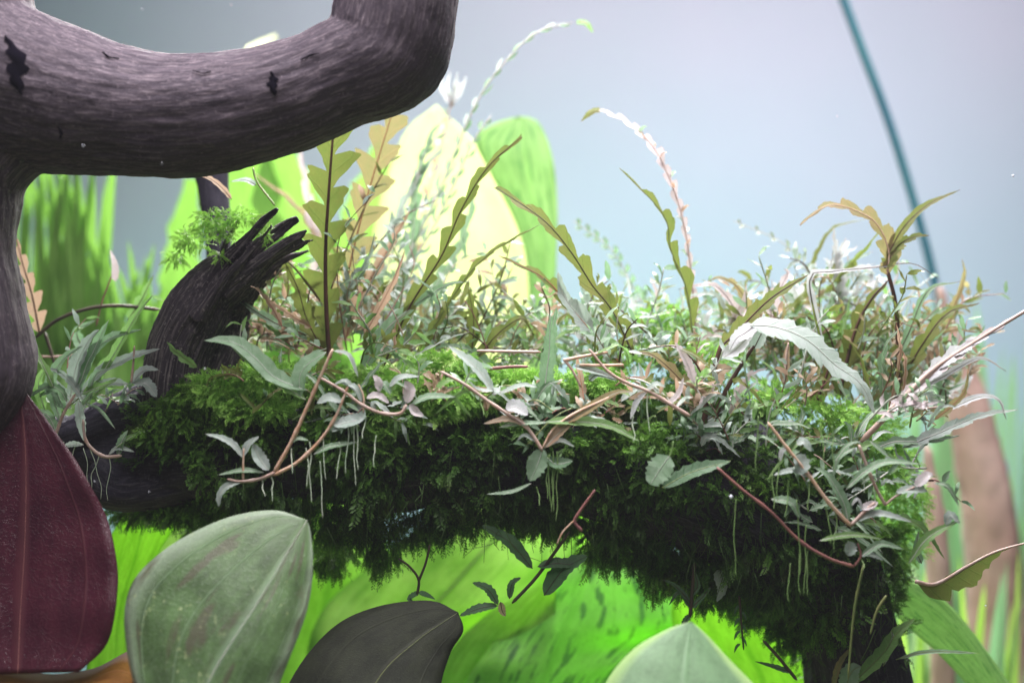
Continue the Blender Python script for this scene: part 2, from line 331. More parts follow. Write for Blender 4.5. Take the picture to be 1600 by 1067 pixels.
pit([(160, 84), (172, 92), (186, 94)], 3); pit([(302, 112), (316, 116), (330, 114)], 2.5); pit([(470, 96), (486, 88), (500, 84)], 2.5); pit([(90, 196), (96, 206), (94, 218)], 3)

root_lg = bpy.data.objects.new('mossy_log', None); COL.objects.link(root_lg)
tag(root_lg, 'dark log buried in moss, bending down at right, broken stub at left', 'log')
logt = [(-60, 760, 0.03, 40), (60, 712, 0.02, 55), (180, 712, 0.01, 62), (300, 705, 0.0, 70), (450, 690, 0.0, 88), (600, 700, 0.0, 94), (750, 702, 0.0, 88), (900, 712, 0.0, 90), (1050, 740, 0.0, 108),
        (1180, 785, 0.005, 118), (1270, 865, 0.01, 100), (1320, 970, 0.015, 78), (1345, 1080, 0.02, 82), (1350, 1200, 0.02, 80)]
logo, LC, LR = wood_piece('trunk', [logt, [(300, 640, 0.0, 60), (190, 655, 0.005, 42), (110, 690, 0.01, 38)], [(140, 740, -0.005, 40), (200, 768, -0.005, 30), (330, 730, 0, 40)]], 0.0016, M['darkwood'], disp=0.0016, freq=200, parent=root_lg)
st, SC, SR = wood_piece('broken_stub', [
    [(270, 690, 0.0, 55), (272, 610, -0.004, 50), (284, 540, -0.006, 50), (312, 480, -0.008, 50), (352, 432, -0.008, 40), (400, 402, -0.008, 26)],
    [(290, 520, -0.012, 24), (340, 428, -0.016, 15), (388, 372, -0.020, 9), (412, 344, -0.020, 7), (434, 324, -0.022, 4)],
    [(310, 500, -0.018, 16), (360, 425, -0.022, 9), (400, 382, -0.022, 6), (425, 352, -0.022, 3)],
    [(330, 470, -0.008, 24), (395, 396, -0.012, 14), (440, 356, -0.010, 11), (466, 340, -0.010, 7)],
    [(345, 455, -0.016, 22), (410, 405, -0.018, 14), (455, 374, -0.018, 11), (480, 358, -0.018, 5)],
    [(352, 465, -0.010, 22), (420, 408, -0.014, 11), (470, 382, -0.016, 7), (492, 374, -0.016, 3)],
    [(360, 478, 0.0, 20), (420, 418, -0.004, 10), (484, 390, -0.006, 4)],
    [(320, 600, 0.006, 40), (350, 540, 0.006, 34), (380, 470, 0.004, 16), (440, 415, 0.002, 5)],
    [(330, 620, 0.010, 46), (345, 560, 0.012, 40), (365, 495, 0.012, 24), (382, 440, 0.008, 14)],
    [(345, 420, -0.012, 6), (352, 385, -0.013, 5), (372, 345, -0.013, 3)],
    ], 0.0006, M['stubwood'], disp=0.0010, freq=420, stretch=0.05, parent=root_lg, smooth=2)
o, _, _ = wood_piece('driftwood_twig', [[(346, 470, 0.05, 20), (342, 380, 0.05, 22), (334, 300, 0.05, 26), (322, 230, 0.05, 30), (300, 150, 0.05, 34)]], 0.0018, M['darkwood'], disp=0.0008)
tag(o, 'short dark upright branch seen between the top driftwood and the broken stub', 'driftwood')
o, _, _ = wood_piece('brown_wood_post', [[(1464, 440, 0.20, 8), (1484, 520, 0.20, 18), (1510, 620, 0.20, 33), (1534, 740, 0.20, 41), (1552, 900, 0.20, 44), (1570, 1200, 0.20, 50)]], 0.003, M['farwood'], disp=0.001)
tag(o, 'out of focus reddish-brown wood post widening downward at the right edge', 'driftwood')
o, _, _ = wood_piece('brown_wood_stick', [[(1446, 690, 0.13, 8), (1460, 800, 0.13, 18), (1468, 950, 0.13, 20), (1476, 1200, 0.13, 22)]], 0.003, M['farwood'], disp=0.001)
tag(o, 'short blurred brown stick left of the taller brown post, behind the log end', 'driftwood')
b = MB(); sp = spline([P(1296, -60, .22), P(1340, 60, .22), (P(1392, 200, .22)), P(1436, 345, .22), P(1462, 450, .22), P(1480, 560, .22)], 40)
tube(b, sp, U(7, .22), 10); o = b.build('tube', M['teal']); tag(o, 'thin dark teal tube leaning down through the pale water at upper right', 'tube')

# ------------------------------------------------------------------ leaf builder
def lobe(u):                                    # one forward-pointing rounded lobe
    if u < 0.62: q = u / 0.62; return q * q * (3 - 2 * q) * .65 + .35 * q
    return math.sqrt(max(0.0, 1 - max(0, (u - 0.74) / 0.26) ** 2))

def tilt(pts, y0, d0, y1, d1):                   # lean a blade back: its foot nearer the glass than its tip
    return [(x, y, d0 + (d1 - d0) * (y - y0) / (y1 - y0)) for x, y, *_ in pts]

class Plant:
    def __init__(s, name, label, cat, base, d=0.0, group=None):
        s.d = d; s.o = bpy.data.objects.new(name, None); COL.objects.link(s.o); s.base = P(*base, d) if len(base) == 2 else P(*base)
        s.o.location = s.base; s.o.empty_display_size = 0.01; tag(s.o, label, cat, group)
    def pt(s, p): return P(p[0], p[1], s.d + (p[2] if len(p) > 2 else 0.0))
    def leaf(s, pts, w, mat, lobes=0, deep=0.5, sweep=0.5, rib='midrib', ribw=1.6, wr=None, face=(0, -1, 0.95), fold=0.25, cup=0.0,
             wave=0.06, res=None, taper=(0.5, 0.7), roll=0.0, name='leaf', label=None, ribchild=True, across=3, prof=None, profr=None, irreg=0.15):
        base = np.array(s.base); wl = w; wr = w if wr is None else wr
        n = res or (max(14, lobes * 9) if lobes else 16)
        sp = spline([tuple(s.pt(p)) for p in pts], n + 1) - base
        T = norm(np.gradient(sp, axis=0)); F = np.array(face, float); F /= np.linalg.norm(F)
        Sd = norm(np.cross(T, F)); Nn = norm(np.cross(Sd, T))
        if roll:
            Sd, Nn = Sd * math.cos(roll) + Nn * math.sin(roll), Nn * math.cos(roll) - Sd * math.sin(roll)
        k = S * (D0 + s.d) / D0; vs = []; uv = []; fs = []; r1 = random.uniform(0, 9); lr = [random.uniform(1 - irreg, 1 + irreg) for _ in range(2 * lobes + 4)]
        def width(t, side, half):
            pf = prof if side > 0 else (profr or prof)
            if pf:
                x_ = t * (len(pf) - 1); i_ = min(int(x_), len(pf) - 2); u_ = x_ - i_; u_ = u_ * u_ * (3 - 2 * u_) * .6 + u_ * .4; e = pf[i_] * (1 - u_) + pf[i_ + 1] * u_
            else: e = max(0.0, math.sin(math.pi * min(1, max(0, t)) ** taper[0])) ** taper[1]
            if lobes:
                q = t * lobes + (0.5 if side < 0 else 0.0); i = int(q); e *= (1 - deep) + deep * lobe(q - i) * lr[min(i * 2 + (side < 0), len(lr) - 1)]
            if half > 3: e *= 1 + .10 * math.sin(t * 61 + r1 * side) + .07 * math.sin(t * 143 + 2 * r1) 
            return half * e
        ac = [c / across for c in range(-across, across + 1)]
        for i in range(n + 1):
            t = i / n
            for c in ac:
                side = 1 if c > 0 else -1; ww = width(t, side, (wl if side > 0 else wr)) * k if c else 0.0
                a = abs(c); x = ww * a
                wob = (math.sin(t * 11 + r1 + side) * wave + math.sin(t * 27 + r1 * 2) * wave * .4) * ww * a
                p = sp[i] + Sd[i] * side * x * math.cos(fold) + Nn[i] * (x * math.sin(fold) - cup * x * a + wob) + T[i] * sweep * x * (0.8 if lobes else 0.25)
                vs.append(p); uv.append((t, 0.5 + 0.5 * c))
        m = len(ac)
        for i in range(n):
            for c in range(m - 1): fs.append((i * m + c, i * m + c + 1, (i + 1) * m + c + 1, (i + 1) * m + c))
        b = MB(); b.add(vs, fs, uv); lf = b.build(name, M[mat], s.o)
        if label: lf['label'] = label
        if ribw > 0:
            ribw = ribw if ribw >= 3 else ribw * .62
            rb = MB(); tube(rb, sp + Nn * (k * ribw * 0.2), k * ribw * np.linspace(1.15, 0.45, n + 1), 5)
            rb.build('midrib', M[rib], lf)
        return lf
    def blade(s, mid, left, right, mat, bulge=0.0, name='leaf', label=None, rib=None, ribw=1.2, n=36, m=6, wave=0.0, curl=0.0):
        base = np.array(s.base); A, B, Cc = [spline([tuple(s.pt(p)) for p in q], n + 1) - base for q in (left, mid, right)]
        wd = np.linalg.norm(Cc - A, axis=1); vs = []; uv = []; r = random.uniform(0, 9)
        for i in range(n + 1):
            for c in range(-m, m + 1):
                a = abs(c) / m; e = A[i] if c < 0 else Cc[i]; p = B[i] * (1 - a) + e * a; sg = -1 if c < 0 else 1
                y = wd[i] * (bulge * (1 - a * a) + wave * a * math.sin(i / n * 13 + r + sg) + wave * .5 * a * math.sin(i / n * 31 + r * 2) - .012 * math.exp(-(a * 9) ** 2)) - curl * wd[i] * max(0, a - .8)
                vs.append(p + np.array([0, -y, 0])); uv.append((i / n, .5 + .5 * c / m))
        w = 2 * m + 1; b = MB(); b.add(vs, [(i * w + c, i * w + c + 1, (i + 1) * w + c + 1, (i + 1) * w + c) for i in range(n) for c in range(w - 1)], uv)
        lf = b.build(name, M[mat], s.o)
        sol = lf.modifiers.new('thickness', 'SOLIDIFY'); sol.thickness = 0.0003
        if label: lf['label'] = label
        if rib:
            rb = MB(); k = S * (D0 + s.d) / D0; q = np.array([vs[i * w + m] for i in range(n + 1)]); tube(rb, q, k * ribw * np.linspace(1.2, .4, n + 1), 6); rb.build('midrib', M[rib], lf)
        return lf
    def pinnate(s, pts, L, w, mat, n=12, rib='palerib', r=1.6, spread=.75, mats=None):
        s.stem([p for p in pts], r, r * .5, rib, 'midrib'); sp = spline([(p[0], p[1], p[2] if len(p) > 2 else 0.0) for p in pts], 60)
        for i in range(n):
            t = (i + 1) / (n + .5); j = min(58, int(t * 59)); d = sp[j + 1] - sp[j]; a = math.atan2(-d[1], d[0])
            for sd in (-1, 1):
                b_ = a + sd * spread * random.uniform(.7, 1.25); l = L * (1 - .55 * t) * random.uniform(.75, 1.15); q0 = sp[max(0, j - (2 if sd > 0 else 0))]
                s.leaf([tuple(q0), (q0[0] + .5 * l * math.cos(b_), q0[1] - .5 * l * math.sin(b_), q0[2] + sd * .0015), (q0[0] + l * math.cos(b_ * .6 + a * .4), q0[1] - l * math.sin(b_ * .6 + a * .4), q0[2] + sd * .003)],
                       w * random.uniform(.8, 1.2), random.choice(mats) if mats else mat, ribw=0, res=8, across=1, taper=(.9, .7), name='leaflet', face=(random.uniform(-.3, .3), -1, .5))
    def stem(s, pts, r0, r1, mat='tan', name='stem', knots=0, seg=7):
        base = np.array(s.base); k = S * (D0 + s.d) / D0; n = max(10, len(pts) * 6)
        sp = spline([tuple(s.pt(p)) for p in pts], n) - base
        rr = np.linspace(r0, r1, n) * k * (0.72 if mat in ('tan', 'pinkstem', 'plum') else 1)
        rr[0] *= .5; rr[-1] *= .4
        if knots:
            for j in range(n): rr[j] *= 1 + 0.35 * max(0, math.cos(j / (n - 1) * knots * 2 * math.pi)) ** 6
        b = MB(); tube(b, sp, rr, seg); return b.build(name, M[mat], s.o)
    def root(s, x, y, L, mat='root', r=1.1, drift=6, d=0):
        pts = [(x, y, d)]; cx = x
        for i in range(4):
            cx += random.uniform(-drift, drift) * .5; pts.append((cx, y + L * (i + 1) / 4, d - 0.001 * i))
        s.stem(pts, r, r * .5, mat, 'root', seg=4)
    def fan(s, bx, by, n, a0, a1, l0, l1, mats, w=(5, 9), lob=(3, 6), rib='greenrib', dsp=0.02, droop=45, ribw=.9, deep=.5, spread=26, dens=1.0, shoots=3):
        """a tangle: lone toothed leaves plus thin leafy shoots"""
        RB = {'silver': 'palerib', 'white': 'palerib', 'pink': 'pinkstem', 'rosy': 'redrib', 'orange': 'redrib', 'sgreen': 'palerib'}
        w = (min(w[0], 5.5) , min(w[1], 10))
        for i in range(int(n * 1.3 * dens)):
            a = math.radians(a0 + (a1 - a0) * random.random()); L = random.uniform(l0, l1) * random.choice((.4, .6, .8, 1)); dr = random.uniform(-.3, 1) ** 3 * droop * 2
            sg = 1 if math.cos(a) > 0 else -1; dd = random.uniform(-dsp, dsp); x0 = bx + random.gauss(0, spread); y0 = by + random.uniform(-14, 10) - (L * .3 if random.random() < .4 else 0)
            c, q = math.cos(a), math.sin(a); bow = random.uniform(-.18, .18) * L
            pts = [(x0, y0, dd * .4), (x0 + .35 * L * c - bow * .7 * q, y0 - .35 * L * q - bow * .7 * c, dd * .6), (x0 + .7 * L * c - bow * q + sg * dr * .15, y0 - .7 * L * q - bow * c + dr * .2, dd * .8),
                   (x0 + L * c + sg * dr * .5, y0 - L * q + dr * .7, dd)]
            mt = random.choice(mats)
            if i % shoots == 0:                  # leafy shoot
                st = random.choice(('greenrib', 'pinkstem', 'midrib', 'palerib', 'plum')); s.stem(pts, 1.7, .9, st, seg=5)
                sp = spline([(x, y, d) for x, y, d in pts], 30); m = random.randint(5, 8) + (4 if shoots == 1 else 0)
                for k_ in range(m):
                    q0 = sp[int(6 + 23 * k_ / (m - 1))]; b_ = a + (random.uniform(.5, 1.1)) * (1 if k_ % 2 else -1) + random.uniform(-.3, .3); l_ = random.uniform(16, 36); mm = mt if random.random() < .7 else random.choice(mats)
                    s.leaf([tuple(q0), (q0[0] + .55 * l_ * math.cos(b_), q0[1] - .55 * l_ * math.sin(b_), q0[2] + random.uniform(-.003, .003)), (q0[0] + l_ * math.cos(b_), q0[1] - l_ * math.sin(b_) + random.uniform(-2, 9), q0[2] + random.uniform(-.004, .004))],
                           random.uniform(3, 5.2), mm, ribw=0, res=8, across=1, fold=random.uniform(.1, .6), face=(random.uniform(-.8, .8), -1, random.uniform(.2, 2)), taper=(.8, .75))
                continue
            s.leaf(pts, random.uniform(*w) * (0.7 + .3 * L / l1), mt, lobes=random.randint(*lob) if lob[1] else 0, deep=min(.8, deep * random.uniform(.8, 1.5)), rib=RB.get(mt, rib), ribw=ribw,
                   face=(random.uniform(-.9, .9), -1, random.uniform(.2, 1.9)), fold=random.uniform(.1, .5), across=2, sweep=random.uniform(.5, 1.0), irreg=.35, wave=.12)

# ------------------------------------------------------------------ broad-leaved plants
bp = Plant('broad_leaf_plant', 'cream-yellow glowing broad leaf beside a mottled green one, rising behind the moss', 'plant', (800, 620), 0.14)
bp.blade([(730, 660), (722, 500), (708, 350), (700, 250), (682, 165)], [(580, 660), (572, 480), (592, 320), (632, 210), (682, 165)], [(835, 660), (834, 470), (806, 340), (750, 235), (682, 165)], 'cream', bulge=-.06, wave=.015, label='pale cream-yellow leaf glowing with light')
bp.blade([(845, 660, -.02), (848, 500, -.02), (845, 380, -.02), (828, 280, -.02), (812, 182, -.02)], [(822, 660, -.02), (826, 450, -.02), (810, 360, -.02), (768, 275, -.02), (742, 217, -.02), (775, 192, -.02), (812, 182, -.02)],
         [(864, 660, -.02), (869, 430, -.02), (871, 320, -.02), (862, 240, -.02), (840, 190, -.02), (812, 182, -.02)], 'paleleaf', bulge=.08, wave=.02, label='mottled green leaf')
bp2 = Plant('broad_leaf_plant', 'bright lime broad leaves filling the gap under the left half of the mossy log', 'plant', (640, 1150), 0.085)
bp2.blade(tilt([(600, 1160), (620, 1020), (720, 900), (840, 760)], 1160, -0.01, 740, 0.02), tilt([(470, 1160), (490, 980), (570, 890), (700, 800), (840, 740)], 1160, -0.01, 740, 0.02), tilt([(720, 1160), (730, 1010), (830, 940), (905, 850), (840, 740)], 1160, -0.01, 740, 0.02), 'lime', bulge=.05, rib='greenrib', ribw=1.6, wave=.03)
bp2.blade([(470, 1160, .02), (500, 1000, .02), (520, 860, .02), (500, 720, .02)], [(380, 1160, .02), (420, 980, .02), (430, 850, .02), (500, 720, .02)], [(560, 1160, .02), (600, 1000, .02), (610, 860, .02), (500, 720, .02)], 'lime', bulge=.08, wave=.03)
bp2.blade([(690, 1180, -.02), (730, 1080, -.02), (800, 1000, -.02), (870, 900, -.02)], [(640, 1180, -.02), (690, 1040, -.02), (760, 960, -.02), (870, 900, -.02)], [(780, 1180, -.02), (800, 1080, -.02), (860, 1000, -.02), (870, 900, -.02)], 'lime', bulge=.05, wave=.02)
bp2.blade([(300, 1160, .05), (310, 1000, .05), (330, 860, .05), (330, 720, .05)], [(180, 1160, .05), (200, 980, .05), (230, 850, .05), (330, 720, .05)], [(420, 1160, .05), (430, 1000, .05), (420, 860, .05), (330, 720, .05)], 'lime', bulge=.08, wave=.03)
bp2.blade([(880, 1160, .06), (880, 1000, .06), (900, 860, .06), (920, 720, .06)], [(720, 1160, .06), (740, 980, .06), (770, 850, .06), (920, 720, .06)], [(1060, 1160, .06), (1060, 1000, .06), (1040, 860, .06), (920, 720, .06)], 'lime', bulge=.08, wave=.03)
bp3 = Plant('broad_leaf_plant', 'bright green leaf speckled with dark streaks under the middle of the mossy log', 'plant', (800, 1160), 0.06)
bp3.blade(tilt([(800, 1180), (850, 1050), (900, 930), (942, 838)], 1180, -0.015, 838, 0.02), tilt([(690, 1180), (735, 1050), (810, 965), (880, 890), (942, 838)], 1180, -0.015, 838, 0.02), tilt([(960, 1180), (980, 1060), (1070, 985), (1040, 900), (942, 838)], 1180, -0.015, 838, 0.02), 'spotted', bulge=.06, wave=.035, n=50, m=8)
bp3.blade([(960, 1180, .02), (1000, 1100, .02), (1060, 960, .02), (1120, 840, .02)], [(860, 1180, .02), (900, 1040, .02), (1000, 920, .02), (1120, 840, .02)], [(1120, 1180, .02), (1140, 1060, .02), (1150, 940, .02), (1120, 840, .02)], 'lime', bulge=.06, wave=.03)
bp4 = Plant('broad_leaf_plant', 'plain vivid green leaf slanting down right of the pale grey-green leaf', 'plant', (1250, 1180), 0.05)
bp4.blade([(1220, 1180), (1190, 1060), (1140, 960), (1090, 860)], [(1060, 1180), (1060, 1040), (1050, 940), (1090, 860)], [(1350, 1180), (1275, 1040), (1215, 940), (1090, 860)], 'lime', bulge=.07, wave=.015)
bp5 = Plant('broad_leaf', 'smooth pale grey-green leaf tip poking up at the bottom right of centre', 'leaf', (1060, 1220), -0.07)
bp5.blade(tilt([(1062, 1200), (1064, 1100), (1070, 1030), (1080, 970)], 1200, -0.02, 970, 0.0), tilt([(900, 1200), (940, 1080), (985, 1018), (1040, 984), (1080, 970)], 1200, -0.02, 970, 0.0), tilt([(1290, 1200), (1190, 1082), (1140, 1030), (1105, 992), (1080, 970)], 1200, -0.02, 970, 0.0), 'frost', bulge=.12, wave=.004)
bp6 = Plant('broad_leaf', 'large grey-green oval leaf with pale veins and brown blotches at lower left', 'leaf', (330, 1180), -0.035)
bp6.blade(tilt([(290, 1180), (330, 1060), (410, 930), (480, 812)], 1180, -0.045, 812, -0.02), tilt([(250, 1180), (200, 1030), (200, 925), (255, 860), (345, 812), (425, 797), (480, 812)], 1180, -0.045, 812, -0.02), tilt([(395, 1180), (440, 1060), (478, 960), (489, 885), (486, 835), (480, 812)], 1180, -0.045, 812, -0.02), 'greyleaf', bulge=.10, wave=.008, rib='palerib', ribw=.8, n=60, m=10)
bp7 = Plant('broad_leaf', 'dark maroon pointed leaf hanging below the driftwood at the left edge', 'leaf', (20, 1060), -0.05)
bp7.blade(tilt([(22, 1056), (24, 960), (33, 820), (36, 700), (30, 600)], 1046, -0.01, 600, 0.01), tilt([(-140, 1056), (-190, 900), (-130, 760), (-50, 660), (30, 600)], 1046, -0.01, 600, 0.01), tilt([(122, 1050), (168, 1002), (184, 920), (172, 830), (130, 738), (82, 668), (30, 600)], 1046, -0.01, 600, 0.01), 'maroon', bulge=-.05, wave=.012, rib='plum', ribw=.6, n=50, m=8)
bp8 = Plant('broad_leaf', 'orange-brown leaf with a pale curled rim in the bottom left corner', 'leaf', (100, 1150), -0.07)
bp8.blade(tilt([(-80, 1110), (60, 1115), (160, 1100), (262, 1120)], 1200, -0.03, 1020, 0.03), tilt([(-80, 1020), (0, 1038), (60, 1056), (140, 1048), (204, 1018), (236, 1042), (262, 1120)], 1200, -0.03, 1020, 0.03), tilt([(-80, 1200), (60, 1200), (180, 1200), (262, 1120)], 1200, -0.03, 1020, 0.03), 'brown', bulge=.05, wave=.01, curl=.3)
bp9 = Plant('broad_leaf', 'nearly black rounded leaf at the bottom between the grey-green leaf and the lime leaves', 'leaf', (560, 1200), -0.03)
bp9.blade(tilt([(540, 1180), (590, 1060), (650, 1000), (716, 956)], 1180, -0.02, 945, -0.0), tilt([(410, 1180), (455, 1060), (520, 980), (590, 947), (672, 938), (716, 956)], 1180, -0.02, 945, -0.0), tilt([(690, 1180), (688, 1080), (704, 1020), (724, 985), (716, 956)], 1180, -0.02, 945, -0.0), 'shade', bulge=.1, wave=.01, rib='greenrib', ribw=.6)
bp10 = Plant('broad_leaf', 'narrow vivid green leaf standing between the maroon leaf and the grey-green leaf', 'leaf', (190, 1120), 0.03)
bp10.blade([(180, 1160), (185, 980), (215, 860), (240, 740)], [(130, 1160), (140, 960), (165, 850), (240, 740)], [(215, 1160), (208, 980), (245, 870), (290, 790), (240, 740)], 'lime', bulge=.05, wave=.02)
bp12 = Plant('broad_leaf', 'long mottled pale green leaf edge sloping to the bottom right corner', 'leaf', (1560, 1100), 0.03)
bp12.blade([(1590, 1130), (1510, 1015), (1440, 945), (1368, 892)], [(1570, 1140), (1480, 1035), (1400, 960), (1368, 892)], [(1620, 1130), (1530, 1000), (1460, 925), (1368, 892)], 'paleleaf', bulge=.1, wave=.03)
bp13 = Plant('broad_leaf_plant', 'blurred green leaves behind the broken stub, under the top driftwood branch', 'plant', (420, 620), 0.2)
for pts, w, mt in (([(400, 640), (395, 480), (390, 340), (385, 180)], 60, 'grass'), ([(300, 640), (285, 520), (285, 420), (300, 280)], 34, 'grass'), ([(470, 640), (470, 500), (460, 380), (430, 220)], 70, 'grass'),
                   ([(560, 640), (560, 520), (570, 400), (600, 230)], 55, 'grass'), ([(520, 650), (500, 560), (450, 480), (380, 420)], 45, 'grass'), ([(650, 650), (655, 580), (640, 500), (610, 420)], 50, 'grass'),
                   ([(385, 230), (392, 120), (402, 80), (432, 58)], 22, 'cream')):
    bp13.leaf(pts, w, mt, across=3, res=18, ribw=0, prof=[.7, 1, 1, .8, .3], fold=.2)

# long grassy blades, far left and far right
gl = Plant('tall_grass_plant', 'bright green grassy blades, out of focus, filling the gap inside the left driftwood bend', 'plant', (130, 720), 0.15)
for i in range(60):
    x = 0 + i * 4.2 + random.uniform(-8, 8); top = random.uniform(150, 300) if x < 150 else random.uniform(360, 520); lean = random.uniform(-45, 45)
    gl.leaf([(x, 740, random.uniform(-.03, .05)), (x + lean * .3, 560, 0), (x + lean * .8, (560 + top) / 2, 0), (x + lean * 1.4, top, 0)], random.uniform(9, 19), 'grass', ribw=0, across=2, res=14, fold=.35, taper=(.35, .6), name='blade')
gl2 = Plant('tall_grass_plant', 'pale blurred green blades against the back at the lower right edge', 'plant', (1500, 1200), 0.30)
for i in range(40):
    x = 1380 + i * 7 + random.uniform(-12, 12); top = random.uniform(430, 720); lean = random.uniform(-30, 30)
    gl2.leaf([(x, 1300, random.uniform(-.02, .06)), (x + lean * .3, 1000, 0), (x + lean * .7, (900 + top) / 2, 0), (x + lean * 1.4, top, 0)], random.uniform(12, 26), 'grassfar', ribw=0, across=2, res=12, fold=.3, taper=(.35, .6), name='blade')
gl3 = Plant('tall_grass_plant', 'low blurred green blades under the log end at the bottom right', 'plant', (1450, 1200), 0.16)
for i in range(26):
    x = 1330 + i * 10 + random.uniform(-12, 12); top = random.uniform(820, 1000); lean = random.uniform(-50, 50)
    gl3.leaf([(x, 1250, random.uniform(-.02, .04)), (x + lean * .4, 1100, 0), (x + lean, top, 0)], random.uniform(7, 13), random.choice(['grassfar', 'lime', 'paleleaf']), ribw=0, across=2, res=10, fold=.3, taper=(.35, .6), name='blade')

# ------------------------------------------------------------------ moss (stuff)
def frond_templates():
    out = []
    for v in range(5):
        vs = []; fs = []; tone = []; n = 11; bend = (v - 2) * 0.12
        def st(t): return np.array([bend * t * t, 0.04 * math.sin(t * 6 + v), t])
        for i in range(n + 1):
            p = st(i / n); w = 0.012 * (1.2 - i / n); vs += [p + [-w, 0, 0], p + [w, 0, 0]]; tone += [.25, .25]
        for i in range(n): fs.append((2 * i, 2 * i + 1, 2 * i + 3)); fs.append((2 * i, 2 * i + 3, 2 * i + 2))
        r = random.Random(v)
        for i in range(1, 2 * n):
            t = 0.5 * i / n * .97 + .03; p = st(t); sd = 1 if i % 2 else -1; ln = (0.19 * math.sin(math.pi * (0.15 + 0.8 * t)) + .05) * r.uniform(.7, 1.15)
            up = r.uniform(-.35, .5); d = np.array([sd * .85, up, .62]); d /= np.linalg.norm(d); c = np.cross(d, [0, 1, 0]); c /= np.linalg.norm(c)
            b = len(vs); w = ln * .2
            vs += [p, p + d * ln * .5 + c * w, p + d * ln, p + d * ln * .5 - c * w]; tone += [.35, .8, 1, .8]
            fs += [(b, b + 1, b + 2), (b, b + 2, b + 3)]
        out.append((np.array(vs), np.array(fs), np.array(tone)))
    return out
FT = frond_templates()
def moss_object(name, items, mat):
    """items: arrays (pos, dir, length, tone)"""
    pos, dr, ln, tn = items; N = len(pos); V = []; Fc = []; TN = []; off = 0; k = rng.integers(0, len(FT), N)
    dr = norm(dr); ref = norm(rng.normal(size=(N, 3))); X = norm(np.cross(dr, ref)); Y = np.cross(dr, X)
    for v, (tv, tf, tt) in enumerate(FT):
        s = k == v; n = s.sum()
        if not n: continue
        W = pos[s][:, None] + ln[s][:, None, None] * (tv[None, :, 0:1] * X[s][:, None] + tv[None, :, 1:2] * Y[s][:, None] + tv[None, :, 2:3] * dr[s][:, None])
        W[:, :, 2] -= (ln[s] * .25)[:, None] * (tv[:, 2] ** 2)[None]
        V.append(W.reshape(-1, 3)); Fc.append((tf[None] + (np.arange(n) * len(tv))[:, None, None]).reshape(-1, 3) + off); off += n * len(tv)
        TN.append((tt[None] * tn[s][:, None]).ravel())
    V = np.vstack(V).astype(np.float32); Fc = np.vstack(Fc).astype(np.int32); TN = np.concatenate(TN).astype(np.float32)
    me = bpy.data.meshes.new(name); me.vertices.add(len(V)); me.vertices.foreach_set('co', V.ravel())
    me.loops.add(Fc.size); me.loops.foreach_set('vertex_index', Fc.ravel()); me.polygons.add(len(Fc))
    me.polygons.foreach_set('loop_start', np.arange(0, Fc.size, 3, dtype=np.int32)); me.polygons.foreach_set('loop_total', np.full(len(Fc), 3, np.int32))
    me.update(calc_edges=True); a = me.attributes.new('tone', 'FLOAT', 'POINT'); a.data.foreach_set('value', TN)
    me.materials.append(mat); o = bpy.data.objects.new(name, me); COL.objects.link(o); o['kind'] = 'stuff'; return o

logsp = spline([(*P(x, y, d), U(r, d), x) for x, y, d, r in logt], 300)
Tl = norm(np.gradient(logsp[:, :3], axis=0))
def log_moss(N, L=(8, 27), seedf=75):
    pos = []; dr = []; ln = []; tn = []
    while len(pos) < N:
        i = int(rng.uniform(30, 270)); x = logsp[i, 4]; c = logsp[i, :3]; r = logsp[i, 3]
        a = rng.uniform(0, 2 * math.pi); T = Tl[i]; Nn = np.cross(T, [0, -1, 0]); Nn /= np.linalg.norm(Nn); B = np.cross(T, Nn)
        if Nn[2] < 0 and x < 1250: Nn = -Nn
        rd = math.cos(a) * Nn + math.sin(a) * B
        if rd[1] > 0.35 and rng.random() < .7: continue
        p0 = c + rd * r; up = rd[2]
        g = noise.fractal(Vector(p0) * seedf, .8, 2, 3); g2 = noise.noise(Vector((p0[0] * 60, p0[1] * 60, p0[2] * 190)))   # g2: shelves lying one over another
        if g < -0.12 and rng.random() < .85: continue
        if up < .15 and g2 < 0.0 and rng.random() < .72: continue
        if up < -.1 and rng.random() < .25: continue
        lo = 255 + (60 if up < -.1 else 0) + 25 * noise.noise(Vector(p0) * 60)
        if x < lo: continue
        if x > 1290 and rng.random() < .5 + (x - 1290) / 150: continue
        puff = (0.0012 + 0.011 * max(0, g) + .004 * max(0, g2)) * rng.random() ** .6
        if up > .2: puff *= 1.3
        p = p0 + rd * puff + T * rng.normal() * .001
        d = rd * .6 + rng.normal(size=3) * .65 + np.array([0, -.3, .25 if up > 0 else -.15])
        l = U(rng.uniform(*L))
        if p0[2] < P(0, 950)[2] and rng.random() < .8: continue
        if up < -.35:
            if rng.random() < .35: continue
            l *= rng.uniform(.5, 1.2 + 2.2 * max(0, noise.noise(Vector((p0[0] * 70, 3, 0))))) * 1.1; d[2] -= .4
        tone = (.25 + .75 * min(1, max(0, (puff / .007)))) * rng.uniform(.5, 1) * (1 if up > 0 else .6)  # underside fronds toned darker: shade put into the colour
        pos.append(p); dr.append(d); ln.append(l); tn.append(tone)
    return np.array(pos), np.array(dr), np.array(ln), np.array(tn)
mo = moss_object('moss', log_moss(36000), M['moss']); tag(mo, 'thick feathery dark green moss coating the log', 'moss')
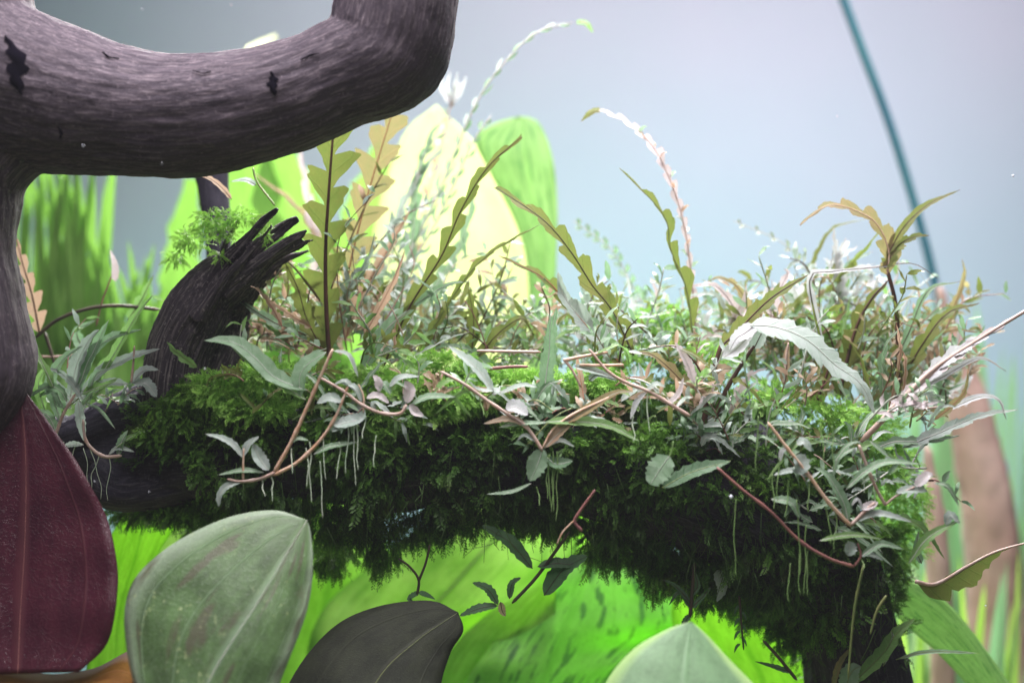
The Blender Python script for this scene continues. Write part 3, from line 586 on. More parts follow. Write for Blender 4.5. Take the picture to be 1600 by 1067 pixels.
# loose threads trailing from the log
b = MB()
for _ in range(420):
    x = random.uniform(340, 1400); y = float(np.interp(x, [340, 500, 900, 1100, 1250, 1400], [790, 800, 800, 850, 900, 980])) + random.uniform(-120, 40); L_ = random.uniform(18, 80); d = random.uniform(-.03, .01); a = random.gauss(0, .5)
    q_ = spline([tuple(P(x, y, d)), tuple(P(x + L_ * .4 * a, y + L_ * .5, d - .002)), tuple(P(x + L_ * a * random.uniform(-.2, 1.4), y + L_ * (1 - .3 * abs(a)), d))], 8); tube(b, q_, np.linspace(U(.9), U(.35), 8), 3, False)
o = b.build('moss_threads', M['mossthread']); tag(o, 'fine loose threads trailing from the dark log face', 'moss', kind='stuff')
# ragged tassels hanging below the log, and the ledge of moss to the left of it
def blob_moss(spec, L, N, down=.3, flat=.6):
    pos = []; dr = []; ln = []; tn = []
    tot = sum(s[3] * s[4] for s in spec)
    for (x, y, d, rx, ry) in spec:
        for _ in range(int(N * rx * ry / tot)):
            v = norm(rng.normal(size=3)) * rng.random() ** .4
            c = np.array(P(x + v[0] * rx, y - v[2] * ry, d + v[1] * U(min(rx, ry) * flat)))
            pos.append(c); dr.append(v * .7 + rng.normal(size=3) * .5 + np.array([0, -.2, -down])); ln.append(U(rng.uniform(*L))); tn.append(rng.uniform(.4, 1))
    return np.array(pos), np.array(dr), np.array(ln), np.array(tn)
sp_ = [(600, 850, 0, 26, 34), (560, 820, 0, 40, 26), (650, 820, 0, 40, 26), (505, 815, 0, 30, 26), (520, 860, .01, 34, 30), (700, 812, 0, 50, 20), (780, 800, 0, 50, 18), (860, 812, 0, 50, 18), (935, 850, 0, 26, 30), (980, 850, 0, 40, 34),
       (1040, 880, 0, 46, 42), (1090, 900, 0, 40, 46), (1150, 900, 0, 46, 40), (1215, 920, .01, 50, 44), (1230, 985, .01, 24, 30), (1180, 940, .01, 36, 28), (1290, 960, .0, 40, 40), (430, 795, 0, 40, 24), (370, 780, 0, 40, 24)]
o = moss_object('moss', blob_moss(sp_, (14, 38), 3800, .7), M['moss']); tag(o, 'ragged dark moss tufts hanging from the underside of the log', 'moss')
o = moss_object('moss', blob_moss([(300, 790, 0, 46, 22), (250, 790, .0, 50, 16), (205, 800, .01, 36, 10), (340, 770, 0, 36, 30), (330, 830, .01, 40, 26), (280, 650, -.02, 26, 18), (300, 620, -.018, 30, 20), (255, 640, -.018, 22, 14), (245, 680, -.01, 22, 12)], (12, 30), 2600, .2), M['moss']); tag(o, 'thin green moss shelf at the left end of the log under the stub', 'moss')
o = moss_object('moss', blob_moss([(330, 345, -.014, 34, 16), (370, 338, -.016, 34, 12), (300, 375, -.012, 32, 20), (275, 400, -.01, 16, 12), (350, 362, -.018, 26, 12), (410, 350, -.012, 14, 16), (412, 368, -.02, 10, 12), (345, 400, -.02, 10, 8)], (8, 17), 750, .0), M['mosspale_lit']); tag(o, 'small pale green moss tuft on top of the broken stub', 'moss')
o = moss_object('moss', blob_moss([(1380, 720, .0, 46, 40), (1410, 780, .01, 40, 50), (1400, 850, .01, 46, 40), (1360, 680, 0, 50, 36), (1300, 650, -.01, 60, 30), (1200, 620, .0, 60, 22), (1090, 560, .01, 60, 24), (1040, 500, .02, 44, 22), (960, 560, .01, 60, 18), (1290, 520, .02, 70, 26)], (12, 28), 3000, 0), M['mosspale_lit']); tag(o, 'lighter green moss tufts fringing the right shoulder of the log', 'moss')
o = moss_object('moss', blob_moss([(340, 610, -.022, 50, 26), (420, 590, -.022, 60, 24), (500, 600, -.022, 60, 22), (600, 600, -.022, 70, 26), (700, 620, -.022, 70, 26), (400, 640, -.024, 60, 16), (640, 650, -.024, 80, 10), (800, 600, -.018, 90, 22), (920, 600, -.018, 70, 22), (690, 570, -.01, 60, 20)], (9, 24), 5600, 0), M['mosspale_lit']); tag(o, 'brightest green moss cushion along the lit top of the log', 'moss')  # light along the log's top put into the paler moss colour

# ------------------------------------------------------------------ stem plants, from the back forward
p = Plant('stem_plant', 'tall frosted silver plant whose white tip arches over toward the right, highest in the picture', 'plant', (575, 560), 0.055)
p.pinnate([(575, 560), (630, 420), (690, 290), (745, 160), (800, 85), (845, 48), (895, 36)], 42, 2.8, 'sgreen', n=18, r=2.4, spread=.38, mats=['sgreen', 'silver', 'sgreen'])
p.pinnate([(590, 540), (630, 440), (690, 330), (735, 230), (768, 180)], 36, 3, 'sgreen', n=12, r=2.2, spread=.6)
p.pinnate([(570, 520), (600, 430), (635, 340), (660, 250), (690, 205)], 36, 3.2, 'sgreen', n=11, r=2.2, spread=.7)
p.leaf([(600, 520), (640, 400), (650, 300), (670, 220), (700, 180)], 15, 'sgreen', lobes=8, deep=.7, sweep=.7, rib='palerib', ribw=1.6)
p.leaf([(570, 540), (590, 430), (640, 300), (700, 220)], 14, 'silver', lobes=8, deep=.65, sweep=.7, rib='palerib', ribw=1.6)
p.leaf([(620, 560), (680, 450), (720, 380), (750, 270)], 16, 'sgreen', lobes=7, deep=.7, rib='palerib', ribw=1.4)
p.leaf([(900, 36), (915, 38), (927, 52)], 7, 'green', ribw=0)
p = Plant('stem_plant', 'pale pink feathery spike with a tufted top against the blue water', 'plant', (620, 500), 0.085)
p.pinnate([(620, 500), (650, 380), (680, 260), (700, 180), (712, 125)], 30, 4, 'pink', n=14, rib='pinkstem', r=2.6, spread=.6, mats=['pink', 'rosy', 'silver'])
for a in range(6): p.leaf([(706, 165), (706 + 16 * math.cos(a), 140, .004 * math.sin(a)), (710 + 18 * math.cos(a), 118 + 10 * math.sin(a * 2), .006 * math.sin(a))], 5, 'white', ribw=0, lobes=2)
p.leaf([(500, 520), (495, 400), (480, 300), (465, 220)], 14, 'pink', lobes=7, deep=.6, rib='pinkstem', ribw=1.6)
p.leaf([(560, 520), (520, 420), (470, 330), (395, 270)], 13, 'orange', lobes=7, deep=.6, rib='tan', ribw=1.6)

p = Plant('stem_plant', 'upright olive plant with dark brown midrib and scalloped edge, just right of the stub', 'plant', (513, 560), -0.004)
p.leaf([(515, 560), (510, 480), (509, 390), (514, 300), (522, 190)], 37, 'olive', lobes=7, deep=.84, sweep=.6, rib='midrib', ribw=3.6, res=98, face=(0, -1, .1), fold=.12, prof=[.25, .75, .85, .9, 1, .95, .75], irreg=.25, wave=.12, label='scalloped olive leaf with thick brown midrib')
p.leaf([(508, 555), (480, 500), (465, 450), (440, 400)], 18, 'olive', lobes=4, deep=.6, ribw=1.6)
p.leaf([(506, 540), (470, 520), (430, 505), (370, 468)], 14, 'sgreen', lobes=4, deep=.4, ribw=1.8)
p.leaf([(500, 470), (470, 430), (450, 410), (430, 400)], 3, 'olive', ribw=1.8)
p.fan(470, 545, 9, 60, 165, 60, 150, ['olive', 'sgreen', 'green', 'rosy'], dsp=.03)
p = Plant('stem_plant', 'orange-tinted plant with red-brown midrib leaning right, beside the upright olive one', 'plant', (535, 520), 0.02)
p.leaf([(530, 520), (548, 410), (576, 300), (612, 180)], 31, 'orange', lobes=7, deep=.84, sweep=.65, rib='redrib', ribw=2.6, res=90, face=(0, -1, .1), fold=.15, prof=[.2, .7, .9, 1, 1, .95, .7], irreg=.25)
p.leaf([(540, 530), (560, 470), (600, 400), (640, 330)], 16, 'rosy', lobes=5, deep=.6, rib='redrib')
p.fan(545, 520, 8, 30, 120, 70, 160, ['sgreen', 'orange', 'rosy', 'silver'], dsp=.03)
p = Plant('stem_plant', 'long narrow olive leaf slanting up right in front of the cream leaf', 'plant', (600, 580), -0.002)
p.leaf([(598, 575), (640, 480), (690, 400), (720, 330), (762, 262), (815, 214)], 16, 'olive', lobes=8, deep=.75, sweep=1.0, rib='midrib', ribw=2.4, res=84, prof=[.6, .9, 1, 1, .9, .7, .3])
p.leaf([(565, 585), (600, 520), (650, 475), (700, 445), (735, 440)], 13, 'sgreen', lobes=3, deep=.2, ribw=1.4, rib='palerib')
p.leaf([(650, 560), (710, 460), (760, 400), (845, 350)], 9, 'olive', lobes=7, deep=.7, sweep=1, ribw=1.5, rib='greenrib')
p.fan(620, 570, 15, 25, 130, 70, 190, ['silver', 'sgreen', 'olive', 'rosy', 'green'], dsp=.035, w=(7, 13))
p = Plant('stem_plant', 'pair of drooping olive leaves bending left over the gap right of the cream leaf', 'plant', (975, 560), -0.006)
p.leaf([(990, 555), (958, 488), (925, 445), (893, 395), (850, 345), (775, 293)], 20, 'olive', lobes=6, deep=.75, sweep=.9, rib='darkrib', ribw=2.2, res=70, wr=22, prof=[.7, 1, 1, .9, .6, .3])
p.leaf([(975, 575), (930, 525), (890, 480), (850, 435), (780, 400)], 16, 'olive', lobes=6, deep=.65, sweep=.9, rib='redrib', ribw=2.4, res=60)
p.leaf([(965, 560), (910, 500), (880, 460), (872, 425)], 20, 'silver', lobes=3, deep=.3, rib='palerib', ribw=1.2)
p.leaf([(860, 600), (858, 560), (862, 520), (870, 480)], 14, 'sgreen', lobes=4, deep=.4, rib='palerib', ribw=1.2)
p.fan(950, 570, 12, 40, 150, 50, 130, ['silver', 'sgreen', 'olive', 'green'], dsp=.03)
p = Plant('stem_plant', 'small olive sprig between the moss cushion and the base of the cream leaf', 'plant', (745, 560), -0.002)
p.leaf([(738, 545), (740, 500), (732, 450)], 12, 'olive', lobes=3, deep=.4, ribw=1.4)
p.leaf([(745, 560), (780, 520), (815, 498), (832, 520)], 12, 'olive', lobes=3, deep=.5, ribw=1.4)
p.leaf([(790, 600), (760, 570), (730, 545), (695, 538)], 12, 'sgreen', ribw=1.2, rib='palerib')
p.fan(770, 575, 10, 20, 160, 50, 110, ['sgreen', 'olive', 'green', 'silver'], dsp=.03, w=(6, 11))

p = Plant('stem_plant', 'tall whitish-pink plume that bows left and ends in a small olive leaf', 'plant', (1085, 560), 0.018)
p.leaf([(1088, 560), (1082, 450), (1066, 340), (1030, 245), (985, 195), (938, 172)], 9, 'pink', lobes=16, deep=.75, sweep=.6, rib='pinkstem', ribw=2.0, res=112, prof=[.9, .8, .7, .7, .9, 1.2, 1.1, .5])
for i in range(22):
    t = i / 22; c = spline([(1088, 560), (1082, 450), (1066, 340), (1030, 245), (985, 195)], 23)[i]; a = i * 2.4
    p.leaf([(c[0], c[1], 0), (c[0] + 9 * math.cos(a), c[1] - 8, .003 * math.sin(a)), (c[0] + 15 * math.cos(a), c[1] - 9, .005 * math.sin(a))], 4, random.choice(['pink', 'silver', 'sgreen', 'rosy']), ribw=0, res=6, across=1)
p.leaf([(940, 173), (925, 176), (908, 190)], 7, 'olive', ribw=.8)
p = Plant('stem_plant', 'olive zigzag-edged leaf leaning left beside the pink plume', 'plant', (1078, 520), 0.004)
p.leaf([(1082, 520), (1072, 450), (1048, 390), (1036, 335), (968, 263)], 17, 'olive', lobes=6, deep=.85, sweep=.9, rib='greenrib', ribw=2, res=70, wr=5)
p = Plant('stem_plant', 'faint bluish-green leaf, out of focus, left of the pink plume', 'plant', (1020, 520), 0.07)
p.pinnate([(1030, 520), (990, 450), (955, 390), (895, 345)], 24, 4, 'sgreen', n=12, r=1.4)
p = Plant('stem_plant', 'thin faded sprig arching left from the right-hand thicket', 'plant', (1290, 470), 0.06)
p.pinnate([(1290, 470), (1255, 415), (1220, 378), (1145, 345)], 16, 3, 'olive', n=7, r=1)

p = Plant('stem_plant', 'right thicket plant with ochre lobed leaf hooking left at its top, crossing the teal tube', 'plant', (1390, 640), 0.004)
p.stem([(1400, 640), (1403, 560), (1400, 480), (1386, 420)], 4.5, 3, 'midrib')
p.leaf([(1386, 430), (1388, 390), (1365, 345), (1315, 322), (1285, 325), (1250, 352)], 20, 'orange', lobes=6, deep=.7, ribw=2, rib='tan', prof=[.6, 1, 1, .7, .3, .1])
p.leaf([(1386, 400), (1412, 355), (1450, 320), (1500, 297)], 9, 'olive', lobes=2, deep=.3, ribw=1.4)
p.leaf([(1382, 420), (1402, 385), (1430, 370), (1452, 368)], 13, 'olive', lobes=4, deep=.5, ribw=1.4)
p.leaf([(1310, 620), (1335, 520), (1360, 470), (1388, 438)], 20, 'olive', lobes=5, deep=.6, ribw=3)
p.leaf([(1290, 560), (1265, 440), (1300, 425), (1370, 418), (1425, 412), (1465, 435)], 6, 'white', ribw=2, rib='darkrib', lobes=3)
p.leaf([(1400, 560), (1420, 520), (1450, 455), (1500, 440)], 8, 'sgreen', lobes=4, ribw=1.2)
p.leaf([(1395, 620), (1440, 540), (1480, 490), (1530, 474)], 15, 'olive', lobes=5, deep=.5, ribw=2.2, tip=None) if False else p.leaf([(1395, 620), (1440, 540), (1480, 490), (1530, 474)], 15, 'olive', lobes=5, deep=.5, ribw=2.2)
p.fan(1370, 640, 16, 40, 130, 90, 210, ['olive', 'sgreen', 'orange', 'green', 'rosy'], dsp=.03)
p = Plant('stem_plant', 'frosty white tufted spike poking above the right thicket', 'plant', (1310, 520), 0.03)
for (tx, ty) in ((1302, 355), (1340, 385), (1322, 372)):
    p.leaf([(1312, 530), (1312, 460), (1308, 410), (tx, ty)], 14, 'white', lobes=9, deep=.6, rib='palerib', ribw=1.5)
p.fan(1310, 460, 8, 50, 130, 40, 90, ['white', 'silver'], w=(6, 9), dsp=.01, rib='palerib')
p = Plant('stem_plant', 'plant with forked dark brown stems and curled pink leaf, right of centre', 'plant', (1100, 710), -0.016)
p.stem([(1100, 715), (1102, 640), (1112, 590), (1128, 535)], 5.5, 3.5, 'midrib')
p.stem([(1100, 700), (1130, 620), (1152, 580), (1178, 540)], 4.5, 3, 'midrib')
p.stem([(1095, 700), (1080, 640), (1082, 600), (1068, 545)], 4, 2.5, 'pinkstem')
p.leaf([(1128, 540), (1150, 520), (1200, 470), (1245, 440), (1262, 430)], 16, 'olive', lobes=5, deep=.4, ribw=2.4)
p.leaf([(1178, 545), (1190, 520), (1198, 500)], 12, 'silver', ribw=1.2)
p.leaf([(1128, 560), (1150, 545), (1170, 525), (1186, 512)], 14, 'white', ribw=1.2, rib='palerib')
p.leaf([(1088, 610), (1080, 575), (1062, 545), (1040, 540)], 10, 'pink', lobes=5, deep=.6, rib='pinkstem')
p.leaf([(1100, 640), (1060, 590), (1020, 555), (988, 552)], 14, 'orange', lobes=5, deep=.5, ribw=1.6)
p.leaf([(1100, 645), (1050, 620), (1000, 600), (950, 575)], 4, 'rosy', ribw=3, rib='pinkstem')
p.leaf([(1112, 600), (1125, 580), (1145, 575)], 16, 'rosy', ribw=1)
p.leaf([(1100, 700), (1140, 660), (1170, 640), (1200, 630)], 20, 'green', lobes=4, deep=.5, ribw=1.6)
p.leaf([(1110, 705), (1060, 700), (1000, 690), (905, 660)], 12, 'green', lobes=6, deep=.6, ribw=2.4)
p.leaf([(1100, 660), (1130, 640), (1160, 628), (1180, 622)], 6, 'silver', lobes=4, ribw=1.2)
p.fan(1110, 640, 16, 30, 150, 60, 150, ['olive', 'silver', 'sgreen', 'pink', 'rosy'], dsp=.03)
p = Plant('stem_plant', 'low plant with pinkish and yellow tips showing against the pale water above the log', 'plant', (1150, 520), 0.02)
p.leaf([(1170, 530), (1140, 470), (1110, 445), (1060, 452)], 10, 'pink', lobes=4, ribw=1.4)
p.leaf([(1180, 530), (1160, 460), (1130, 435), (1105, 440)], 10, 'orange', lobes=4, ribw=1.4)
p.leaf([(1200, 520), (1210, 470), (1230, 430), (1225, 420)], 14, 'pink', lobes=4, ribw=1.2)
p.fan(1170, 530, 12, 30, 150, 50, 110, ['pink', 'white', 'orange', 'sgreen', 'olive'], dsp=.02)
p = Plant('stem_plant', 'large frosted lavender-silver leaf arching down to the right over the thicket', 'plant', (1180, 510), -0.035)
p.leaf([(1172, 508), (1215, 512), (1262, 532), (1305, 570), (1345, 600), (1368, 648)], 30, 'silver', lobes=6, deep=.25, sweep=.6, rib='palerib', ribw=1.5, res=56, face=(.2, -1, .9), wr=26, cup=.2, irreg=.3)
p.leaf([(1180, 508), (1165, 520), (1150, 530), (1140, 548)], 14, 'white', ribw=1)
p = Plant('stem_plant', 'dense mixed olive and silver foliage in the middle of the right thicket', 'plant', (1250, 660), -0.006)
p.fan(1230, 650, 18, 30, 150, 60, 170, ['olive', 'silver', 'sgreen', 'green', 'rosy'], dsp=.03)
p.fan(1300, 690, 14, 40, 140, 70, 180, ['olive', 'olive', 'sgreen', 'green'], dsp=.03)
p.leaf([(1270, 640), (1290, 590), (1300, 560)], 12, 'midrib' if False else 'olive', ribw=3, rib='midrib')
p.leaf([(1225, 600), (1228, 560), (1232, 535)], 8, 'rosy', ribw=3, rib='pinkstem')

p = Plant('stem_plant', 'blurred pink-stemmed plant reaching out past the right edge', 'plant', (1350, 690), -0.03)
p.stem([(1345, 690), (1400, 635), (1455, 580), (1530, 530), (1620, 475)], 7, 3.5, 'rosy' if False else 'pinkstem')
p.leaf([(1390, 640), (1450, 590), (1530, 530), (1600, 487)], 12, 'pink', lobes=7, deep=.6, rib='pinkstem', ribw=3)
p.leaf([(1440, 600), (1480, 560), (1530, 530), (1570, 510)], 14, 'white', lobes=5, deep=.6, rib='palerib')
p.leaf([(1430, 610), (1470, 590), (1530, 560), (1572, 580)], 6, 'white', rib='palerib')
p.stem([(1405, 642), (1450, 638), (1495, 632)], 3.2, 2.4, 'pinkstem')
p.leaf([(1410, 700), (1470, 675), (1530, 650), (1590, 640)], 12, 'silver', lobes=5, deep=.4, rib='palerib')
p.leaf([(1480, 640), (1530, 620), (1560, 625), (1572, 655)], 6, 'white', rib='palerib')
p.leaf([(1370, 700), (1400, 690), (1450, 690), (1500, 680)], 10, 'sgreen', lobes=5, rib='palerib')
p.fan(1400, 660, 8, 5, 70, 50, 120, ['silver', 'pink', 'sgreen', 'orange'], dsp=.02)
p = Plant('stem_plant', 'lone pale-edged olive leaf with a long white tip crossing the brown post at lower right', 'plant', (1420, 905), -0.02)
p.leaf([(1430, 908), (1462, 912), (1510, 885), (1555, 862), (1610, 846)], 34, 'olive', lobes=4, deep=.35, wr=4, rib='pinkstem', ribw=3, sweep=.2, prof=[.1, .8, 1, .9, .3, .05, 0.03], face=(0, -1, .1), fold=.05)
p.leaf([(1440, 880), (1432, 860), (1435, 830)], 7, 'sgreen', ribw=1)

# ------------------------------------------------------------------ creeping runners in front
p = Plant('runner_plant', 'tan runner bent in a V with narrow silver leaves at its lower end', 'plant', (515, 548), -0.045)
p.stem([(520, 545), (500, 590), (478, 640), (455, 690), (428, 738)], 3.6, 4.6, 'tan', knots=3)
p.stem([(428, 742), (465, 722), (500, 688), (525, 650), (545, 600)], 4.2, 3, 'tan', knots=3)
p.stem([(430, 738), (405, 748), (375, 752), (355, 748)], 4.2, 2.6, 'pinkstem', knots=2)
p.stem([(380, 750), (380, 725), (381, 700)], 2.8, 2, 'tan')
for pts, w, mt in (([(380, 715), (365, 695), (345, 684), (320, 678)], 6, 'silver'), ([(380, 712), (388, 695), (405, 682)], 7, 'silver'), ([(420, 735), (405, 715), (395, 692)], 11, 'silver'),
                   ([(412, 738), (380, 735), (340, 742)], 5, 'sgreen'), ([(378, 752), (355, 760), (343, 775), (342, 792)], 7, 'silver'), ([(490, 710), (515, 698), (558, 691)], 6, 'sgreen'),
                   ([(455, 692), (465, 685), (482, 688)], 4, 'sgreen'), ([(510, 550), (480, 570), (468, 590), (470, 620)], 15, 'sgreen'), ([(480, 610), (430, 590), (400, 560), (365, 535), (318, 532)], 16, 'sgreen'),
                   ([(478, 625), (440, 600), (405, 575), (360, 540)], 10, 'green'), ([(520, 548), (545, 555), (560, 590)], 4, 'silver'), ([(520, 665), (560, 655), (570, 640)], 13, 'silver')):
    p.leaf(pts, w, mt, ribw=1.0, rib='palerib', taper=(.8, .7), fold=.3)
for x, y, L in ((424, 745, 38), (410, 750, 25), (478, 700, 60), (484, 690, 95), (500, 720, 90), (455, 700, 40)): p.root(x, y, L)
p = Plant('runner_plant', 'tan runner bending right with curled pinkish-silver leaves, just right of the V-shaped runner', 'plant', (500, 590), -0.045)
p.stem([(500, 590), (535, 610), (565, 632), (595, 645), (625, 646), (635, 632)], 3, 4, 'pinkstem', knots=4)
p.stem([(568, 645), (568, 620), (560, 600)], 2.4, 1.6, 'tan')
for pts, w, mt in (([(565, 628), (555, 605), (530, 598)], 5, 'silver'), ([(572, 622), (590, 618), (608, 630)], 7, 'pink'), ([(594, 612), (590, 595), (583, 586)], 7, 'pink'), ([(608, 605), (625, 590), (655, 588)], 6, 'silver'),
                   ([(636, 630), (640, 610), (632, 595)], 10, 'pink'), ([(640, 632), (650, 645), (662, 650)], 8, 'pink'), ([(642, 632), (670, 620), (712, 620)], 7, 'sgreen'), ([(568, 655), (545, 660), (518, 674)], 11, 'silver'),
                   ([(535, 628), (515, 622), (495, 630)], 10, 'silver'), ([(555, 612), (540, 595), (520, 602)], 4, 'silver'), ([(610, 615), (600, 600), (595, 610)], 7, 'sgreen')):
    p.leaf(pts, w, mt, ribw=.9, rib='palerib', taper=(.8, .7), fold=.3)
for x, y, L in ((543, 660, 80), (556, 660, 75), (553, 665, 95), (572, 650, 35), (588, 680, 50), (530, 690, 60), (505, 680, 70)): p.root(x, y, L)
p = Plant('runner_plant', 'pink-tan runner at centre with a white blunt leaf and a rounded hanging leaf', 'plant', (690, 580), -0.043)
p.stem([(688, 580), (725, 600), (760, 625), (795, 648), (825, 670), (848, 705)], 3, 4, 'pinkstem', knots=4)
p.stem([(848, 700), (865, 670), (900, 645), (955, 620)], 2.6, 3.2, 'tan', knots=2)
for pts, w, mt in (([(790, 640), (805, 636), (825, 648)], 14, 'white'), ([(830, 672), (800, 655), (755, 662)], 7, 'rosy'), ([(848, 700), (840, 725), (828, 752)], 17, 'sgreen'), ([(852, 698), (875, 688), (898, 698)], 5, 'silver'),
                   ([(850, 700), (880, 670), (905, 650)], 9, 'rosy'), ([(870, 668), (910, 645), (960, 615), (990, 612)], 9, 'orange'), ([(838, 690), (820, 680), (808, 688)], 4, 'silver'), ([(780, 615), (815, 602), (840, 605)], 5, 'silver'),
                   ([(772, 612), (745, 575), (720, 555), (700, 540)], 10, 'silver'), ([(855, 715), (870, 725), (895, 720)], 12, 'dgreen'), ([(830, 755), (800, 768), (760, 772)], 4, 'sgreen'), ([(780, 668), (810, 662), (860, 660)], 5, 'sgreen'),
                   ([(850, 660), (890, 658), (950, 665), (1000, 690)], 10, 'green')):
    p.leaf(pts, w, mt, ribw=.9, rib='palerib', taper=(.8, .7), fold=.3)
for x, y, L in ((858, 710, 85), (864, 705, 95), (870, 705, 110), (856, 720, 60), (750, 620, 30), (838, 760, 30), (868, 730, 70)): p.root(x, y, L, 'rootg')
p = Plant('runner_plant', 'bare pinkish-brown twigs lying across the moss top, right of the cream leaf base', 'plant', (780, 570), -0.03)
p.stem([(745, 548), (790, 549), (845, 550)], 3, 3, 'pinkstem'); p.stem([(765, 576), (800, 573), (825, 573)], 4, 3.4, 'plum')
p.stem([(880, 563), (920, 555), (950, 550)], 4, 3, 'tan'); p.stem([(905, 570), (940, 571), (975, 570)], 3.6, 3.4, 'tan'); p.stem([(880, 560), (895, 580), (908, 605)], 3.4, 2.6, 'pinkstem')
p.leaf([(898, 572), (930, 580), (965, 592)], 8, 'silver', ribw=1); p.leaf([(920, 595), (935, 585), (965, 595)], 7, 'silver', ribw=1)
p.leaf([(850, 650), (852, 600), (858, 550), (860, 490)], 14, 'sgreen', lobes=5, deep=.35, rib='palerib', ribw=1.6, face=(0, -1, .2))
p = Plant('runner_plant', 'pale pink curling runner climbing left of the dark forked stems', 'plant', (1075, 650), -0.045)
p.stem([(1078, 650), (1045, 630), (1015, 612), (980, 598), (950, 580), (920, 545)], 4.6, 2.6, 'pinkstem', knots=4)
for pts, w, mt in (([(1010, 612), (995, 628), (985, 655)], 5, 'white'), ([(1040, 635), (1060, 615), (1068, 590)], 5, 'pink'), ([(1010, 610), (1025, 600), (1040, 605)], 5, 'silver'), ([(1085, 600), (1075, 570), (1055, 535)], 8, 'pink'), ([(1062, 545), (1085, 555), (1110, 575)], 5, 'olive')):
    p.leaf(pts, w, mt, ribw=1, rib='palerib', taper=(.8, .7), fold=.3)
for x, y, L in ((1012, 615, 60), (990, 650, 40)): p.root(x, y, L)
p = Plant('loose_leaf', 'round-ended pale green oval leaf lying on the dark face of the log', 'leaf', (1035, 730), -0.05)
p.leaf([(1046, 712), (1032, 732), (1016, 757)], 21, 'sgreen', ribw=1, rib='palerib', taper=(.75, .45), fold=.1)
p.stem([(1052, 690), (1050, 702), (1046, 714)], 1.4, 1.4, 'rootg')
p = Plant('loose_leaf', 'dark green pointed leaf to the right of the pale oval leaf on the log face', 'leaf', (1040, 760), -0.045)
p.leaf([(1035, 762), (1080, 738), (1142, 720)], 14, 'dgreen', ribw=1.2, rib='greenrib', taper=(.8, .7))
p = Plant('runner_plant', 'tan runner stepping down right with long silver-green leaves, on the log shoulder', 'plant', (1215, 690), -0.05)
p.stem([(1200, 660), (1230, 700), (1262, 740), (1295, 785), (1330, 822)], 3, 4.4, 'tan', knots=4)
p.stem([(1330, 820), (1350, 800), (1368, 785)], 4, 4.5, 'pinkstem')
for pts, w, mt in (([(1325, 815), (1318, 785), (1295, 745), (1272, 730)], 9, 'sgreen'), ([(1335, 815), (1370, 802), (1425, 815)], 7, 'silver'), ([(1262, 745), (1240, 735), (1208, 742)], 6, 'silver'), ([(1240, 712), (1250, 725), (1248, 742)], 16, 'silver'),
                   ([(1232, 700), (1222, 705), (1218, 722)], 4, 'white'), ([(1322, 765), (1350, 738), (1385, 722), (1440, 725)], 7, 'sgreen'), ([(1345, 795), (1360, 790), (1372, 784)], 8, 'pink'), ([(1205, 780), (1235, 785), (1250, 810)], 9, 'sgreen'),
                   ([(1245, 695), (1255, 690), (1268, 705)], 8, 'silver'), ([(1305, 720), (1325, 695), (1345, 690)], 4, 'sgreen'), ([(1330, 790), (1340, 780), (1350, 800)], 3, 'white')):
    p.leaf(pts, w, mt, ribw=1, rib='palerib', taper=(.8, .7), fold=.3)
for x, y, L in ((1218, 715, 70), (1207, 740, 55), (1232, 750, 60), (1265, 750, 50), (1290, 790, 60), (1305, 800, 60), (1280, 660, 60), (1300, 665, 70), (1245, 780, 120), (1260, 820, 110), (1150, 780, 120), (1185, 650, 90)): p.root(x, y, L, 'rootg')
p = Plant('runner_plant', 'straight pink runner pointing down right to a node, right of the long silver-green leaves', 'plant', (1340, 700), -0.048)
p.stem([(1342, 695), (1355, 730), (1370, 765), (1384, 790)], 3.4, 3.6, 'pinkstem', knots=2)
p.stem([(1384, 788), (1400, 775), (1430, 760)], 2.6, 2.2, 'pinkstem')
for pts, w, mt in (([(1400, 770), (1420, 765), (1448, 768)], 8, 'silver'), ([(1430, 760), (1450, 742), (1458, 745)], 9, 'pink'), ([(1460, 755), (1480, 760), (1498, 790)], 5, 'sgreen'), ([(1335, 700), (1310, 715), (1302, 745)], 5, 'sgreen'),
                   ([(1360, 690), (1378, 705), (1390, 715)], 5, 'sgreen'), ([(1420, 880), (1450, 840), (1500, 812)], 8, 'green'), ([(1478, 820), (1485, 805), (1500, 818)], 8, 'silver')):
    p.leaf(pts, w, mt, ribw=1, rib='palerib', taper=(.8, .7), fold=.3)
for x, y, L in ((1345, 720, 50), (1365, 760, 60)): p.root(x, y, L)
p = Plant('runner_plant', 'long plum-coloured runner sagging across the dark right face of the log', 'plant', (1130, 740), -0.05)
p.stem([(1120, 730), (1160, 765), (1205, 800), (1250, 845), (1295, 872), (1335, 885)], 3, 3.6, 'plum', knots=3)
p.stem([(1335, 884), (1345, 868), (1340, 848)], 3, 2, 'plum')
for pts, w, mt in (([(1345, 870), (1365, 855), (1380, 850), (1412, 858)], 7, 'sgreen'), ([(1325, 845), (1328, 858), (1325, 868)], 11, 'silver'), ([(1345, 868), (1360, 866), (1380, 875)], 5, 'silver'), ([(1280, 845), (1310, 838), (1340, 836), (1378, 842)], 6, 'green')):
    p.leaf(pts, w, mt, ribw=1, rib='palerib', taper=(.8, .7), fold=.3)
for x, y, L in ((1250, 850, 80), (1262, 860, 70), (1235, 880, 60), (1345, 870, 20)): p.root(x, y, L, 'rootg')
for x, y, L in ((1350, 880, 180), (1385, 930, 60)): p.stem([(x, y, .01), (x - 15, y + L * .4, .01), (x - 25, y + L, .01)], 2.4, 1.8, 'greenrib', 'root')

